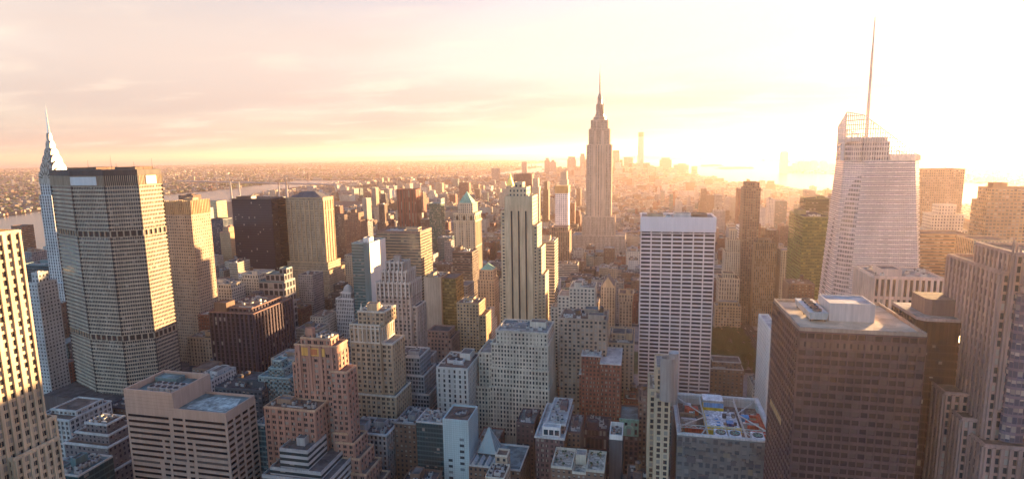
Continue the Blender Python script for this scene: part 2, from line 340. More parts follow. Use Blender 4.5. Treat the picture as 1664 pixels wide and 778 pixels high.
# ------------------------------------------------------------------ building kit
FOOT = []; HEROBOX = []; HREF = []
def reg(x0, x1, y0, y1, h, ref=None):
    FOOT.append((x0, x1, y0, y1)); HEROBOX.append((x0, x1, y0, y1, h)); HREF.append(ref)
EDGE = {'N': 0, 'W': 1, 'S': 2, 'E': 3}
def rect(x0, x1, y0, y1): return [(x0, y0), (x1, y0), (x1, y1), (x0, y1)]
def relief(mb, wins, p0, p1, z0, z1, bay, flo, pf, sf, pd, sdp, pair=1, slot=1, sslot=None, inset=.07, skip=None):
    """piers and spandrels standing proud of the wall; a window in every bay and storey"""
    Lg = math.dist(p0, p1); d = ((p1[0]-p0[0])/Lg, (p1[1]-p0[1])/Lg); n = max(1, round(Lg/bay)); b_ = Lg/n
    k = max(1, round((z1-z0)/flo)); f_ = (z1-z0)/k; pw = pf*b_; sh = sf*f_; sslot = slot if sslot is None else sslot
    nx, ny = d[1], -d[0]
    if pd > 0:
        for i in range(n+1):
            a0, a1 = max(0, i*b_-pw/2), min(Lg, i*b_+pw/2)
            if i == 0: a1 = pw*.6
            if i == n: a0 = Lg-pw*.6
            mb.obox(p0, d, a0, a1, 0, pd, z0, z1-.02, slot)
    if sdp > 0:
        for j in range(k+1):
            c0, c1 = max(z0, z0+j*f_-sh/2), min(z1-.04, z0+j*f_+sh/2)
            if c1-c0 > .05: mb.obox(p0, d, .03, Lg-.03, 0, sdp, c0, c1, sslot)
    for i in range(n):
        for j in range(k):
            if skip and skip(i, j, n, k): continue
            w_ = (b_-pw)/pair
            for q in range(pair):
                c = i*b_+pw/2+(q+.5)*w_; ww = w_*(.8 if pair > 1 else .96)
                z = z0+(j+.5)*f_
                wins.append((p0[0]+d[0]*c+nx*inset, p0[1]+d[1]*c+ny*inset, z, d[0], d[1], ww, (f_-sh)*.96))
def put_windows(root, wins, mat, most=100, name='window'):
    """the windows that show largest are parts of their own, the remainder is one part"""
    sc_ = []
    for w_ in wins:
        x, y, z, dx, dy, ww, hh = w_; v = Vector((x, y, z-CAMZ)); nrm = Vector((dy, -dx, 0)); ds = v.length
        fac_ = -v.normalized().dot(nrm); q = project((x, y, z))
        inside = q is not None and -5 < q[0] < 1670 and -5 < q[1] < 783
        sc_.append((ww*hh*max(0, fac_)/ds**2 if inside and fac_ > 0 else -1, w_))
    sc_.sort(key=lambda t: -t[0])
    cache = {}
    def quad(w_, c=(0, 0, 0)):
        x, y, z, dx, dy, ww, hh = w_; x, y, z = c
        return [(x-dx*ww/2, y-dy*ww/2, z-hh/2), (x+dx*ww/2, y+dy*ww/2, z-hh/2), (x+dx*ww/2, y+dy*ww/2, z+hh/2), (x-dx*ww/2, y-dy*ww/2, z+hh/2)]
    base = root.location
    for s_, w_ in [t for t in sc_[:most] if t[0] > 0]:
        key = tuple(round(t, 2) for t in w_[3:])
        if key not in cache:
            mb = MB(); mb.face(quad(w_)); me = mb.build(name, mat, root, org=(0, 0, 0)); o = me; cache[key] = o.data
        else: o = bpy.data.objects.new(name, cache[key]); C.objects.link(o); o.parent = root
        o.location = (w_[0]-base.x, w_[1]-base.y, w_[2]-base.z)
    done = sum(1 for t in sc_[:most] if t[0] > 0)
    if len(sc_) > done:
        mb = MB()
        for s_, w_ in sc_[done:]: mb.face(quad(w_, w_[:3]))
        tag(mb.build(name, mat, root), kind='stuff')
def hutbox(root, x0, x1, y0, y1, z0, z1, mat, roof, name='bulkhead', ph=.6):
    mb = MB(); mb.tier(x0, x1, y0, y1, z0, z1-ph, 0, 1, 0, ph=ph, t=.4); return mb.build(name, [mat, roof], root)
def fanbox(root, x0, x1, y0, y1, z0, z1, name='air_handler'):
    mb = MB(); mb.box(x0, x1, y0, y1, z0, z1, 0)
    cx, cyy, r = (x0+x1)/2, (y0+y1)/2, min(x1-x0, y1-y0)*.38
    o = mb.build(name, DUCT, root)
    f = MB(); f.lathe(cx, cyy, [(r, z1), (r, z1+.5), (r*.85, z1+.5), (r*.85, z1+.1)], 12, 0, cap=True); f.build('fan', STEEL, o)
    return o
def clutter(root, x0, x1, y0, y1, z, seed, huts=1, ac=3, tanks=0, hutmat=None, roof=None):
    r_ = random.Random(seed); W, D = x1-x0, y1-y0
    taken = []
    def spot(a, b_):
        for _ in range(30):
            cx, cyy = x0+r_.uniform(a/2+1.2, max(a/2+1.3, W-a/2-1.2)), y0+r_.uniform(b_/2+1.2, max(b_/2+1.3, D-b_/2-1.2))
            if all(abs(cx-t[0]) > (a+t[2])/2+.6 or abs(cyy-t[1]) > (b_+t[3])/2+.6 for t in taken): break
        else: return None
        taken.append((cx, cyy, a, b_)); return cx, cyy
    for i in range(huts):
        a, b_ = W*r_.uniform(.25, .4), D*r_.uniform(.25, .4); s_ = spot(a, b_)
        if s_: hutbox(root, s_[0]-a/2, s_[0]+a/2, s_[1]-b_/2, s_[1]+b_/2, z, z+r_.uniform(3.5, 6.5), hutmat or HUT, roof or ROOF['grey'])
    for i in range(tanks):
        s_ = spot(5, 5)
        if s_: water_tank(root, s_[0], s_[1], z, r_.uniform(1.8, 2.4), r_.uniform(3.6, 4.6))
    for i in range(ac*2+2 if ac else 0):
        a, b_ = r_.uniform(1.4, 4.2), r_.uniform(1.4, 3.2); s_ = spot(a, b_)
        if s_: fanbox(root, s_[0]-a/2, s_[0]+a/2, s_[1]-b_/2, s_[1]+b_/2, z+.3, z+r_.uniform(1.6, 2.8))
    for i in range(ac//2+2 if ac else 0):
        a = r_.uniform(4, max(4.5, W*.5)); s_ = spot(a, 1.2)
        if s_: mb = MB(); mb.box(s_[0]-a/2, s_[0]+a/2, s_[1]-.5, s_[1]+.5, z+.5, z+1.4, 0); mb.build('duct', DUCT, root)
    for i in range(2):
        s_ = spot(.8, .8)
        if s_: mb = MB(); mb.lathe(s_[0], s_[1], [(.3, z), (.3, z+1.6), (.55, z+1.6), (.1, z+2.1)], 8, 0); mb.build('vent_pipe', STEEL, root)
def water_tank(root, x, y, z, r=2.2, h=4.2):
    t = MB(); t.lathe(x, y, [(r, z+3), (r*.97, z+3+h)], 10, 0); o = t.build('water_tank', WOOD, root)
    k = MB(); k.lathe(x, y, [(r*1.12, z+3+h), (0.0, z+3+h+1.6)], 10, 0); k.build('tank_roof', STEEL, o)
    g_ = MB()
    for a, b_ in ((-1, -1), (1, -1), (1, 1), (-1, 1)): g_.beam((x+a*r*.6, y+b_*r*.6, z), (x+a*r*.6, y+b_*r*.6, z+3.1), .22)
    g_.box(x-r*.9, x+r*.9, y-r*.9, y+r*.9, z+2.7, z+3.0, 0); g_.build('tank_stand', STEEL, o)
    return o
def cornice(mb, x0, x1, y0, y1, z, out=.5, h=.8, slot=2):
    P = rect(x0, x1, y0, y1)
    for i in range(4):
        a, b_ = P[i], P[(i+1) % 4]; Lg = math.dist(a, b_); d = ((b_[0]-a[0])/Lg, (b_[1]-a[1])/Lg)
        mb.obox(a, d, -out+.003*i, Lg+out-.003*i, -.1, out+.002*i, z-h, z+.03*i*.1, slot)
WOOD = plain('tank_wood', (.13, .085, .055), .9); DUCT = plain('duct_metal', (.42, .42, .40), .55, metal=.3); STEEL = plain('dark_steel', (.07, .07, .075), .6)
HUT = plain('hut_brick', (.3, .22, .16))
ROOF = dict(grey=plain('roof_grey', (.115, .11, .105), .95, var=.45, scale=.15, streak=False), tar=plain('roof_tar', (.06, .06, .062), .95, var=.5, scale=.15, streak=False),
            pale=plain('roof_pale', (.24, .23, .21), .95, var=.4, scale=.15, streak=False), brown=plain('roof_brown', (.14, .10, .08), .95, var=.45, scale=.15, streak=False),
            teal=plain('roof_teal', (.12, .18, .18), .9, var=.5, scale=.12, streak=False), white=plain('roof_white', (.42, .40, .38), .9, var=.3, scale=.15, streak=False))
GL = winglass('window_glass'); GLD = winglass('window_glass_dark', (.018, .018, .022), .08); GLB = winglass('window_glass_blue', (.025, .05, .065), .15, (.2, .25, .26))
def T(name, label, tiers, wall, fac, ref=None, bay=4.0, flo=3.7, rel=None, faces='NW', roof='grey', rim=None, glass=None, cat='skyscraper', group=None, ph=1.2, corn=0.0, cl=None, foot=None, most=100):
    """tiers = (x0,x1,y0,y1,z0,z1[,{rel,faces,noroof}]); one thing with its wall, roofs, windows and roof plant"""
    xs = [t[0] for t in tiers]+[t[1] for t in tiers]; ys = [t[2] for t in tiers]+[t[3] for t in tiers]
    x0, x1, y0, y1 = min(xs), max(xs), min(ys), max(ys); H = max(t[5] for t in tiers)
    root = empty(name, ((x0+x1)/2, (y0+y1)/2, 0)); tag(root, label, cat, group)
    FOOT.append((x0, x1, y0, y1))
    for q, t in enumerate(tiers): HEROBOX.append((*t[:4], t[5])); HREF.append(ref)
    mb = MB(); wins = []; rim = rim or wall
    for t in tiers:
        a0, a1, b0, b1, z0, z1 = t[:6]; o = t[6] if len(t) > 6 else {}
        r_ = o.get('rel', rel); fc = o.get('faces', faces) if r_ else ''
        P = rect(a0, a1, b0, b1); sl = [1 if k in fc else 0 for k in 'NWSE']
        if o.get('blank'): sl = [1 if (k in o['blank'] or k in fc) else 0 for k in 'NWSE']
        zt = z1+ph; Q = rect(a0+.6, a1-.6, b0+.6, b1-.6)
        mb.prism(P, z0, z1, sl, None, bay, flo); mb.prism(P, z1, zt, 2, None)
        for i in range(4):
            j = (i+1) % 4
            mb.face([(*P[i], zt), (*P[j], zt), (*Q[j], zt), (*Q[i], zt)], 2); mb.face([(*Q[j], z1), (*Q[i], z1), (*Q[i], zt), (*Q[j], zt)], 2)
        rb = MB(); rb.face([(*p, z1) for p in Q], 0); rb.build('roof', ROOF[o.get('roof', roof)], root)
        for k in fc:
            i = EDGE[k]; zb = max(z0, o.get('zb', z0))
            relief(mb, wins, P[i], P[(i+1) % 4], zb, z1-o.get('head', 0), bay=r_[0], flo=r_[1], pf=r_[2], sf=r_[3], pd=r_[4], sdp=r_[5], pair=r_[6] if len(r_) > 6 else 1, skip=o.get('skip'))
        if corn: cornice(mb, a0, a1, b0, b1, zt-.25, corn, 1.0)
    mb.build('wall', [fac, wall, rim], root)
    if wins: put_windows(root, wins, glass or GL, most)
    if cl:
        k = max(range(len(tiers)), key=lambda i: tiers[i][5]) if 'tier' not in cl else cl['tier']
        t = tiers[k]; cc = dict(cl); cc.pop('tier', None); clutter(root, *t[:4], t[5], seed=cc.pop('seed', len(label)), hutmat=wall, **cc)
    return root
# masonry and curtain-wall colours
LIME = plain('limestone', (.51, .41, .28)); LIME_F = facade('limestone_f', (.50, .42, .31), wf=.42, hf=.55, span=(.36, .30, .22))
BUFF = plain('buff_brick', (.45, .33, .20)); BUFF_F = facade('buff_f', (.42, .325, .22), wf=.42, hf=.5, pair=2)
TAN = plain('tan_stone', (.42, .315, .205)); TAN_F = facade('tan_f', (.40, .32, .235), wf=.45, hf=.55, span=(.33, .26, .19))
CREAM = plain('cream_stone', (.54, .48, .38)); CREAM_F = facade('cream_f', (.54, .48, .38), wf=.5, hf=.55)
WHITE = plain('white_stone', (.70, .66, .61), var=.1); WHITE_F = facade('white_f', (.70, .66, .61), wf=.55, hf=.5)
GREY = plain('grey_stone', (.30, .295, .285)); GREY_F = facade('grey_f', (.30, .295, .285), wf=.5, hf=.55)
PALE = plain('pale_grey', (.47, .46, .43)); PALE_F = facade('pale_f', (.47, .46, .43), wf=.45, hf=.5)
ORANGE = plain('orange_brick', (.37, .205, .15)); ORANGE_F = facade('orange_f', (.37, .205, .15), wf=.4, hf=.5, pair=2)
RED = plain('red_brick', (.24, .085, .06)); RED_F = facade('red_f', (.24, .085, .06), wf=.4, hf=.5, pair=2, blind=.5)
BROWN = plain('brown_brick', (.17, .11, .08)); BROWN_F = facade('brown_f', (.17, .11, .08), wf=.42, hf=.5)
MAUVE = plain('mauve_stone', (.075, .055, .07)); MAUVE_F = facade('mauve_f', (.075, .055, .07), wf=.6, hf=.7)
DARK = plain('dark_panel', (.035, .032, .034), .5, spec=.4); DARK_F = facade('dark_f', (.035, .032, .034), (.02, .02, .025), wf=.8, hf=.62, blind=.05)
NAVY_F = facade('navy_f', (.02, .025, .04), (.012, .015, .028), wf=.94, hf=.82, blind=.02, tilt=.012, rough=.07)
BRONZE = plain('bronze_panel', (.085, .055, .06), .55); BRONZE_F = facade('bronze_f', (.062, .042, .045), (.035, .026, .03), wf=.8, hf=.5, blind=.15)
TEAL = plain('teal_panel', (.10, .19, .20), .4, spec=.5); TEAL_F = facade('teal_f', (.10, .19, .20), (.025, .07, .085), wf=.9, hf=.66, blind=.1, tilt=.02, rough=.06)
TEALD_F = facade('teald_f', (.04, .10, .11), (.012, .045, .055), wf=.92, hf=.7, blind=.04, tilt=.02, rough=.06)
GREENG_F = facade('greeng_f', (.12, .15, .06), (.05, .07, .02), wf=.9, hf=.6, blind=.25, blindcol=(.30, .30, .10), tilt=.02, rough=.08)
SILVER = plain('silver_panel', (.42, .42, .41), .45, metal=.2); SILVER_F = facade('silver_f', (.42, .42, .41), (.03, .045, .05), wf=1.0, hf=.5, blind=.1)
COPPER = plain('green_copper', (.19, .36, .27), .8, var=.25); GOLD = plain('gold_leaf', (.75, .5, .12), .3, metal=.9, var=.1)
STEEL_BRIGHT = plain('bright_steel', (.6, .58, .55), .25, metal=.9, var=.08)
BAND_F = facade('band_f', (.46, .40, .30), (.03, .04, .045), wf=1.0, hf=.5, blind=.2)

# ------------------------------------------------------------------ the towers, near to far, left to right
# limestone tower at the left edge
T('limestone_tower', 'sunlit limestone tower with paired windows at the left edge of the city', [
  (-312, -260, 150, 195.5, 0, 226), (-306, -264, 150, 188, 226, 262), (-300, -257, 178, 197.5, 0, 131), (-285, -259.6, 195.6, 199.5, 0, 140), (-285, -263, 195.6, 197.5, 140, 210)],
  LIME, LIME_F, 'left edge limestone tower', 4.0, 3.7, rel=(3.5, 3.7, .40, .36, .75, .25, 2), faces='NW', corn=.4, cl=dict(seed=3, huts=1, ac=2))
T('slender_tower', 'slender grey stone tower with small windows beside the sunlit limestone tower', [(-568, -554, 425.6, 445, 0, 140), (-565, -557, 430, 440, 140, 149)], PALE, PALE_F, 'slender grey tower', 3.4, 3.6, cl=dict(huts=0, ac=1))
T('teal_office_block', 'dark teal glass block between the slender grey tower and the spired tower', [(-790, -745, 590, 625, 0, 120)], TEAL, TEALD_F, 'dark teal block', 3.5, 3.8, roof='tar', cl=dict(huts=1, ac=2))
T('brick_loft', 'brown brick loft with a sunlit golden top left of the octagonal tower', [(-696, -665, 535, 560, 0, 78), (-690, -668, 538, 556, 78, 86)], BROWN, BROWN_F, 'gold-topped brown loft', 3.6, 3.6, cl=dict(huts=1, ac=1, tanks=1))
T('river_slab', 'brown slab with an orange sunlit side near the river at far left', [(-1268, -1240, 938, 962, 0, 120)], BROWN, facade('orange_band', (.38, .2, .1), wf=1, hf=.45), 'brown river slab', 4, 3.6)
# octagonal office tower
def octagon_tower_builder():
    P = [(-536, 437), (-493, 420), (-457.6, 420), (-436.5, 434), (-436.5, 460), (-457.6, 474), (-493, 474), (-536, 458)]
    root = empty('octagonal_tower', (-470, 447, 0)); tag(root, 'huge octagonal concrete office tower with two blank pale sign panels', 'skyscraper')
    FOOT.append((-540, -430, 419, 481)); HEROBOX.append((-525, -437, 428, 470, 246)); HREF.append('octagonal tower')
    conc = plain('octagon_concrete', (.42, .35, .26), .8); conc_f = facade('octagon_f', (.42, .35, .26), (.022, .03, .042), wf=.70, hf=.6, blind=.05, tilt=.03, rough=.08)
    dk = plain('octagon_recess', (.03, .03, .033), .6)
    mb = MB(); n = 8; bands = [(0, 92, 0), (92, 97, 1), (97, 187.5, 0), (187.5, 192.5, 1), (192.5, 232.5, 0)]
    for z0, z1, k in bands:
        if k == 0: mb.prism(P, z0, z1, 0, None, 1.75, 3.55)
        else:
            c = Vector((-470, 447)); Q = [tuple(c+(Vector(p)-c)*.975) for p in P]; mb.prism(Q, z0, z1, 1, None)
    for z0, z1, k in bands:
        nf = round((z1-z0)/3.55)
        for i in range(8):
            a, b_ = P[i], P[(i+1) % 8]; Lg = math.dist(a, b_); d = ((b_[0]-a[0])/Lg, (b_[1]-a[1])/Lg)
            if k == 0:
                for j in range(nf+1):
                    zz = z0+(z1-z0)*j/nf; mb.obox(a, d, 0, Lg, 0, .5, max(z0, zz-.55), min(z1, zz+.55), 2)
                mb.obox(a, d, -.25, .25, 0, .62, z0, z1, 1)
            else:
                m_ = max(2, round(Lg/5.5))
                for j in range(m_+1): mb.obox(a, d, max(0, Lg*j/m_-.5), min(Lg, Lg*j/m_+.5), -1.2, .1, z0-.1, z1+.1, 2)
    wall = mb.build('wall', [conc_f, dk, conc], root)
    # top: louvred plant storeys and the dark roof edge
    t = MB(); t.prism(P, 232.5, 241.5, 1, None)
    for i in range(8):
        a, b_ = P[i], P[(i+1) % 8]; Lg = math.dist(a, b_); d = ((b_[0]-a[0])/Lg, (b_[1]-a[1])/Lg); m_ = round(Lg/1.5)
        for j in range(m_+1): t.obox(a, d, max(0, Lg*j/m_-.22), min(Lg, Lg*j/m_+.22), 0, .7, 232.6, 241.4, 0)
    t.build('louvre_band', [conc, dk], root)
    e = MB(); e.prism([tuple(Vector((-470, 447))+(Vector(p)-Vector((-470, 447)))*1.012) for p in P], 241.5, 246.3, 0, 1, bottom=0); e.build('roof', [plain('octagon_cap', (.07, .06, .055), .7), ROOF['tar']], root)
    g_ = plain('sign_panel_pale', (.62, .6, .57), .6, var=.05)
    for a, b_, f0_, f1_ in ((P[1], P[2], .0, .80), (P[3], P[4], .30, .74)):
        Lg = math.dist(a, b_); d = ((b_[0]-a[0])/Lg, (b_[1]-a[1])/Lg); s_ = MB(); s_.obox(a, d, Lg*f0_+.3, Lg*f1_, .75, 1.1, 233.2, 240.6, 0, back=True); s_.build('sign_panel', g_, root)
    hutbox(root, -512, -480, 434, 458, 246.3, 248.5, BROWN, ROOF['tar']); hutbox(root, -466, -444, 440, 460, 246.3, 248.5, BROWN, ROOF['tar'])
    for x, y, h in ((-495, 440, 9), (-478, 448, 13), (-450, 445, 7), (-440, 455, 10), (-462, 438, 6)):
        m_ = MB(); m_.beam((x, y, 246), (x, y, 246+h), (.25, .1)); m_.build('antenna', STEEL, root)
    b2 = MB(); b2.box(-540, -400, 405, 505, 0, 40, 0, 1); b2.build('podium', [plain('octagon_podium', (.12, .10, .095)), ROOF['tar']], root)
    FOOT.append((-540, -400, 405, 505))
octagon_tower_builder()
# spired art deco tower behind it
def deco_spire_builder():
    cx, cy_ = -688, 566
    root = empty('art_deco_spire_tower', (cx, cy_, 0)); tag(root, 'white brick art deco tower with a stepped steel arch crown and needle spire', 'skyscraper')
    FOOT.append((cx-24, cx+24, cy_-24, cy_+24)); HEROBOX.append((cx-16, cx+16, cy_-16, cy_+16, 250)); HREF.append('spired tower')
    wb = plain('white_brick', (.55, .55, .52)); wf = facade('white_brick_f', (.55, .55, .52), wf=.5, hf=.55, span=(.35, .36, .36), blind=.15)
    mb = MB(); mb.box(cx-10.5, cx+10.5, cy_-10.5, cy_+10.5, 0, 236, 0, 1, bay=3.3, flo=3.6); mb.box(cx-14, cx+12, cy_-9, cy_+9, 0, 214, 0, 1, bay=3.3, flo=3.6); mb.box(cx-9, cx+9, cy_-14, cy_+14, 0, 214, 0, 1, bay=3.3, flo=3.6)
    mb.box(cx-24, cx+22, cy_-20, cy_+20, 0, 110, 0, 1, bay=3.3, flo=3.6)
    mb.build('wall', [wf, wb], root)
    CROWN = plain('crown_steel', (.36, .33, .29), .38, metal=.75, var=.25, scale=.6)
    tri = plain('crown_window', (.03, .025, .02), .4)
    for k, (hw, zt_) in enumerate(((10.6, 246), (9.0, 254), (7.0, 262), (5.0, 269.5), (3.3, 278), (2.0, 287))):
        hh = hw*1.15+6.5; z0 = zt_-hh
        cb = MB(); seg = 10
        prof = [(-hw, z0)]+[(-hw*math.cos(math.pi*i/seg), z0+hh*.34+(hh*.66)*math.sin(math.pi*i/seg)) for i in range(seg+1)]+[(hw, z0)]
        dp = hw*1.02
        for ax in (0, 1):
            F = lambda q, s_: (cx+q[0], cy_+s_*dp, q[1]) if ax == 0 else (cx-s_*dp, cy_+q[0], q[1])
            cb.face([F(q, -1) for q in prof]); cb.face([F(q, 1) for q in reversed(prof)])
            for a, b_ in zip(prof, prof[1:]): cb.face([F(a, -1), F(a, 1), F(b_, 1), F(b_, -1)])
        o = cb.build('crown_tier', CROWN, root)
        nw = max(3, 7-k)
        for ax, s_ in ((0, -1), (0, 1), (1, -1), (1, 1)):
            for i in range(nw):
                a = math.pi*(i+.5)/nw; c_, s2 = math.cos(a), math.sin(a)
                def W(r, da): 
                    q = (-hw*r*math.cos(a+da), z0+hh*.32+hh*.66*r*math.sin(a+da))
                    return (cx+q[0], cy_+s_*(dp+.08), q[1]) if ax == 0 else (cx-s_*(dp+.08), cy_+q[0], q[1])
                pts = [W(.42, -.16), W(.95, -.03), W(.95, .03), W(.42, .16)]
                wbm = MB(); wbm.face(pts); wbm.build('crown_window', tri, o)
    sp_ = MB(); sp_.lathe(cx, cy_, [(1.7, 276), (1.3, 288), (.95, 297), (.6, 309), (.12, 321)], 8, 0); sp_.build('spire', STEEL_BRIGHT, root)
deco_spire_builder()
# ---- low buildings at the bottom left
T('gothic_loft', 'low stone loft with rooftop cooling plant, in front of the octagonal tower', [(-458, -424.5, 336, 372, 0, 58), (-452, -428, 345, 368, 58, 61)], PALE, GREY_F, 'low stone loft', 3.6, 3.8, rel=(4.2, 3.9, .35, .35, .5, .3, 2), roof='brown', corn=.6, cl=dict(tier=0, huts=0, ac=2), cat='building', most=60)
T('stepped_block', 'stepped dark stone block with pale ledges, left of the striped stone office', [(-400, -350, 300, 335, 0, 44), (-391, -354, 304, 332, 44, 60), (-386, -358, 309, 330, 60, 66), (-380, -362, 312, 326, 66, 72)], MAUVE, facade('stepped_f', (.16, .14, .14), wf=.4, hf=.55), 'stepped dark block', 3.6, 4.0, rim=PALE, roof='brown', corn=.8, cat='building', cl=dict(huts=0, ac=2))
T('corner_block', 'low teal-roofed block at the bottom left corner', [(-372, -348, 268, 292, 0, 58)], TEAL, TEALD_F, 'low teal-roofed block', 3.6, 3.8, roof='teal', rim=PALE, cat='building', cl=dict(huts=1, ac=3))
T('pale_roof_block', 'flat pale-roofed block in front of the stepped dark block', [(-346, -330, 262, 286, 0, 66)], TEAL, TEALD_F, 'flat pale-roofed block', 3.6, 3.8, roof='teal', rim=PALE, cat='building', cl=dict(huts=1, ac=3))
T('low_annex', 'long low dark annex with white roof rails below the octagonal tower', [(-440, -385, 380, 402, 0, 48)], MAUVE, BROWN_F, 'long dark annex', 3.6, 3.8, roof='tar', cat='building', cl=dict(huts=1, ac=3))
# striped stone office, bottom left
def striped():
    x0, x1, y0, y1 = -322.3, -248, 292, 320; xs = -285.3
    root = empty('striped_office', ((x0+x1)/2, 305, 0)); tag(root, 'pink stone office with long dark ribbon windows and a two-level roof', 'skyscraper')
    reg(x0, x1, y0, y1, 100, 'striped stone office'); st = plain('pink_stone', (.42, .315, .25), .8, var=.08); mb = MB(); wins = []
    # blank parapet with stone joints
    P = rect(x0, x1, y0, y1); mb.prism(P, 0, 96.5, [1, 1, 0, 0], None, 4, 3.9)
    mb.tier(x0, x1, y0, y1, 96.5, 98.8, 1, 3, 1, ph=1.4, t=.8)
    mb.build('wall', [facade('pink_f', (.42, .315, .25), wf=1, hf=.45, blind=.05), st, st, ROOF['teal']], root)
    tb = MB(); tb.tier(x0, xs, y0-.004, y1+5, 96.6, 106.5, 0, 1, 0, ph=4.0, t=1.0); tb.build('plant_screen', [st, ROOF['teal']], root)
    jn = plain('stone_joint', (.27, .2, .16)); jb = MB()
    for j in range(1, 6):
        jb.obox((x0, y0-.004), (1, 0), .1, xs-x0-.1, 0, .05, 96.6+j*2.3, 96.72+j*2.3)
    jb.build('stone_joints', jn, root)
    # ribbon windows: floors of N face, bays per floor pattern
    fl = 3.9; g_ = MB(); Lx = x1-x0
    for j in range(24):
        z = 94.2-j*fl
        if z < 4: break
        if j < 4: runs = [(.02, .435), (.475, .575), (.60, .985)]
        elif j < 8: runs = [(.02, .345), (.37, .42), (.455, .575), (.60, .65), (.68, .985)]
        else: runs = [(.02, .30), (.345, .40), (.425, .56), (.60, .645), (.68, .985)]
        for a, b_ in runs:
            wins.append((x0+Lx*(a+b_)/2, y0-.06, z-1.0, 1, 0, Lx*(b_-a), 1.75))
            g_.obox((x0, y0), (1, 0), Lx*a-.15, Lx*b_+.15, 0, .35, z-2.2, z-1.92, 0); g_.obox((x0, y0), (1, 0), Lx*a-.15, Lx*b_+.15, 0, .35, z-.1, z+.15, 0)
        for q in range(4):
            c = y0+(y1-y0)*(q+.5)/4; wins.append((x1+.06, c, z-1.0, 0, 1, (y1-y0)/4*.72, 1.85))
            g_.obox((x1, y0), (0, 1), c-y0-(y1-y0)/8*.76, c-y0+(y1-y0)/8*.76, 0, .35, z-2.25, z-1.97, 0)
    for q in range(5): c = (y1-y0)*q/4; g_.obox((x1, y0), (0, 1), max(0, c-.7), min(y1-y0, c+.7), 0, .4, 2, 97.8, 0)
    g_.build('window_ledges', st, root)
    put_windows(root, wins, winglass('ribbon_glass', (.012, .012, .016), .06, (.12, .1, .09), .12, .015))
    pt = MB(); import_pts = [(x0+Lx*.56, y0+5), (x0+Lx*.93, y0+4), (x0+Lx*.96, y0+14), (x0+Lx*.9, y0+24), (x0+Lx*.62, y0+23), (x0+Lx*.53, y0+13)]
    pt.face([(*p, 98.83) for p in import_pts]); pt.build('roof_patch', plain('roof_patch', (.26, .35, .35), .9, var=.5, scale=.3, streak=False), root)
    for i in range(5):
        for q in range(2): fanbox(root, x0+9+i*4.6, x0+13+i*4.6, y0+9+q*6, y0+13.5+q*6, 106.5, 108.6, 'cooling_unit')
    hutbox(root, x0+3, x0+20, y0+22, y0+30, 106.5, 109.8, TEAL, ROOF['teal'])
striped()
T('teal_glass_block', 'teal glass block beside the striped stone office', [(-252, -232, 322, 348, 0, 78)], TEAL, TEAL_F, 'small teal glass block', 2.6, 3.8, roof='teal', rim=PALE, cat='building', cl=dict(huts=0, ac=2))
T('navy_block', 'dark navy block with rooftop water tanks behind the striped stone office', [(-334, -291, 384, 412, 0, 72), (-318, -300, 392, 408, 72, 77)], plain('navy_panel', (.06, .085, .1), .6), facade('navyb', (.06, .085, .10), (.02, .04, .05), wf=.6, hf=.5), 'navy block', 3.5, 3.8, roof='tar', cat='building', cl=dict(tier=0, huts=1, ac=3, tanks=2))
T('aqua_block', 'pale aqua block with a golden sunlit hut on its roof', [(-300, -272, 393, 418, 0, 80), (-293, -279, 397, 412, 80, 86), (-290, -282, 399, 408, 86, 92)], plain('aqua_stone', (.33, .42, .40)), facade('aqua_f', (.33, .42, .40), wf=.38, hf=.45, blind=.1), 'pale aqua block', 4.0, 3.8, rel=(4.3, 3.8, .58, .5, .25, .25), roof='teal', cat='building', most=60)
T('flat_roof_loft', 'long low loft with a pale green roof behind the striped stone office', [(-378, -358, 398, 440, 0, 66)], PALE, PALE_F, 'green-roofed low loft', 3.6, 3.7, roof='teal', cat='building', cl=dict(huts=1, ac=3))
T('sunlit_brick_block', 'low brown block with sunlit golden roof huts at the foot of the octagonal tower', [(-400, -376, 424, 456, 0, 60), (-396, -380, 430, 450, 60, 66)], BROWN, BROWN_F, 'golden-hutted brown block', 3.6, 3.7, roof='brown', cat='building', cl=dict(tier=0, huts=1, ac=2, tanks=1))
T('blank_brick_block', 'tan block with a blank red brick side left of the dark pier block', [(-461, -432, 498, 522, 0, 70)], TAN, TAN_F, 'blank-sided brick block', 3.6, 3.6, cat='building', cl=dict(huts=1, ac=1, tanks=1))
T('silver_block', 'silver stepped block with a tall plain plant box on the roof, bottom edge', [(-232, -186, 300, 340, 0, 56), (-228, -192, 303, 336, 56, 60), (-222, -202, 305.4, 328, 60, 72)], SILVER, SILVER_F, 'silver plant-box block', 3.6, 3.9, roof='grey', rim=SILVER, cat='building', cl=dict(huts=1, ac=0))
# purple pier block
T('dark_pier_block', 'broad dark purple block with vertical piers and a pale glazed roof plant', [(-427.6, -376.3, 494, 560, 0, 100, {'zb': 2}), (-418, -384, 502, 552, 100, 103)], MAUVE, MAUVE_F, 'dark pier block', 5.0, 3.9, rel=(5.0, 4.2, .42, .16, 1.2, .3), glass=GLD, roof='brown', rim=plain('mauve_trim', (.2, .12, .1)), cl=dict(huts=0, ac=4), most=100)
rt_ = T('roof_hut_block', 'square brown plant hut standing on the dark pier block', [(-425, -411, 499, 512, 100.05, 108)], BROWN, BROWN, 'plant hut', cat='roof hut', roof='brown')
T('ornate_block', 'pale ornate block with a mansard roof and rows of tall arched windows', [(-543, -504, 624, 650, 0, 90), (-540, -507, 627, 647, 90, 95)], CREAM, CREAM_F, 'ornate mansard block', 3.8, 3.8, roof='teal', corn=.7, cl=dict(huts=1, ac=1), cat='building')
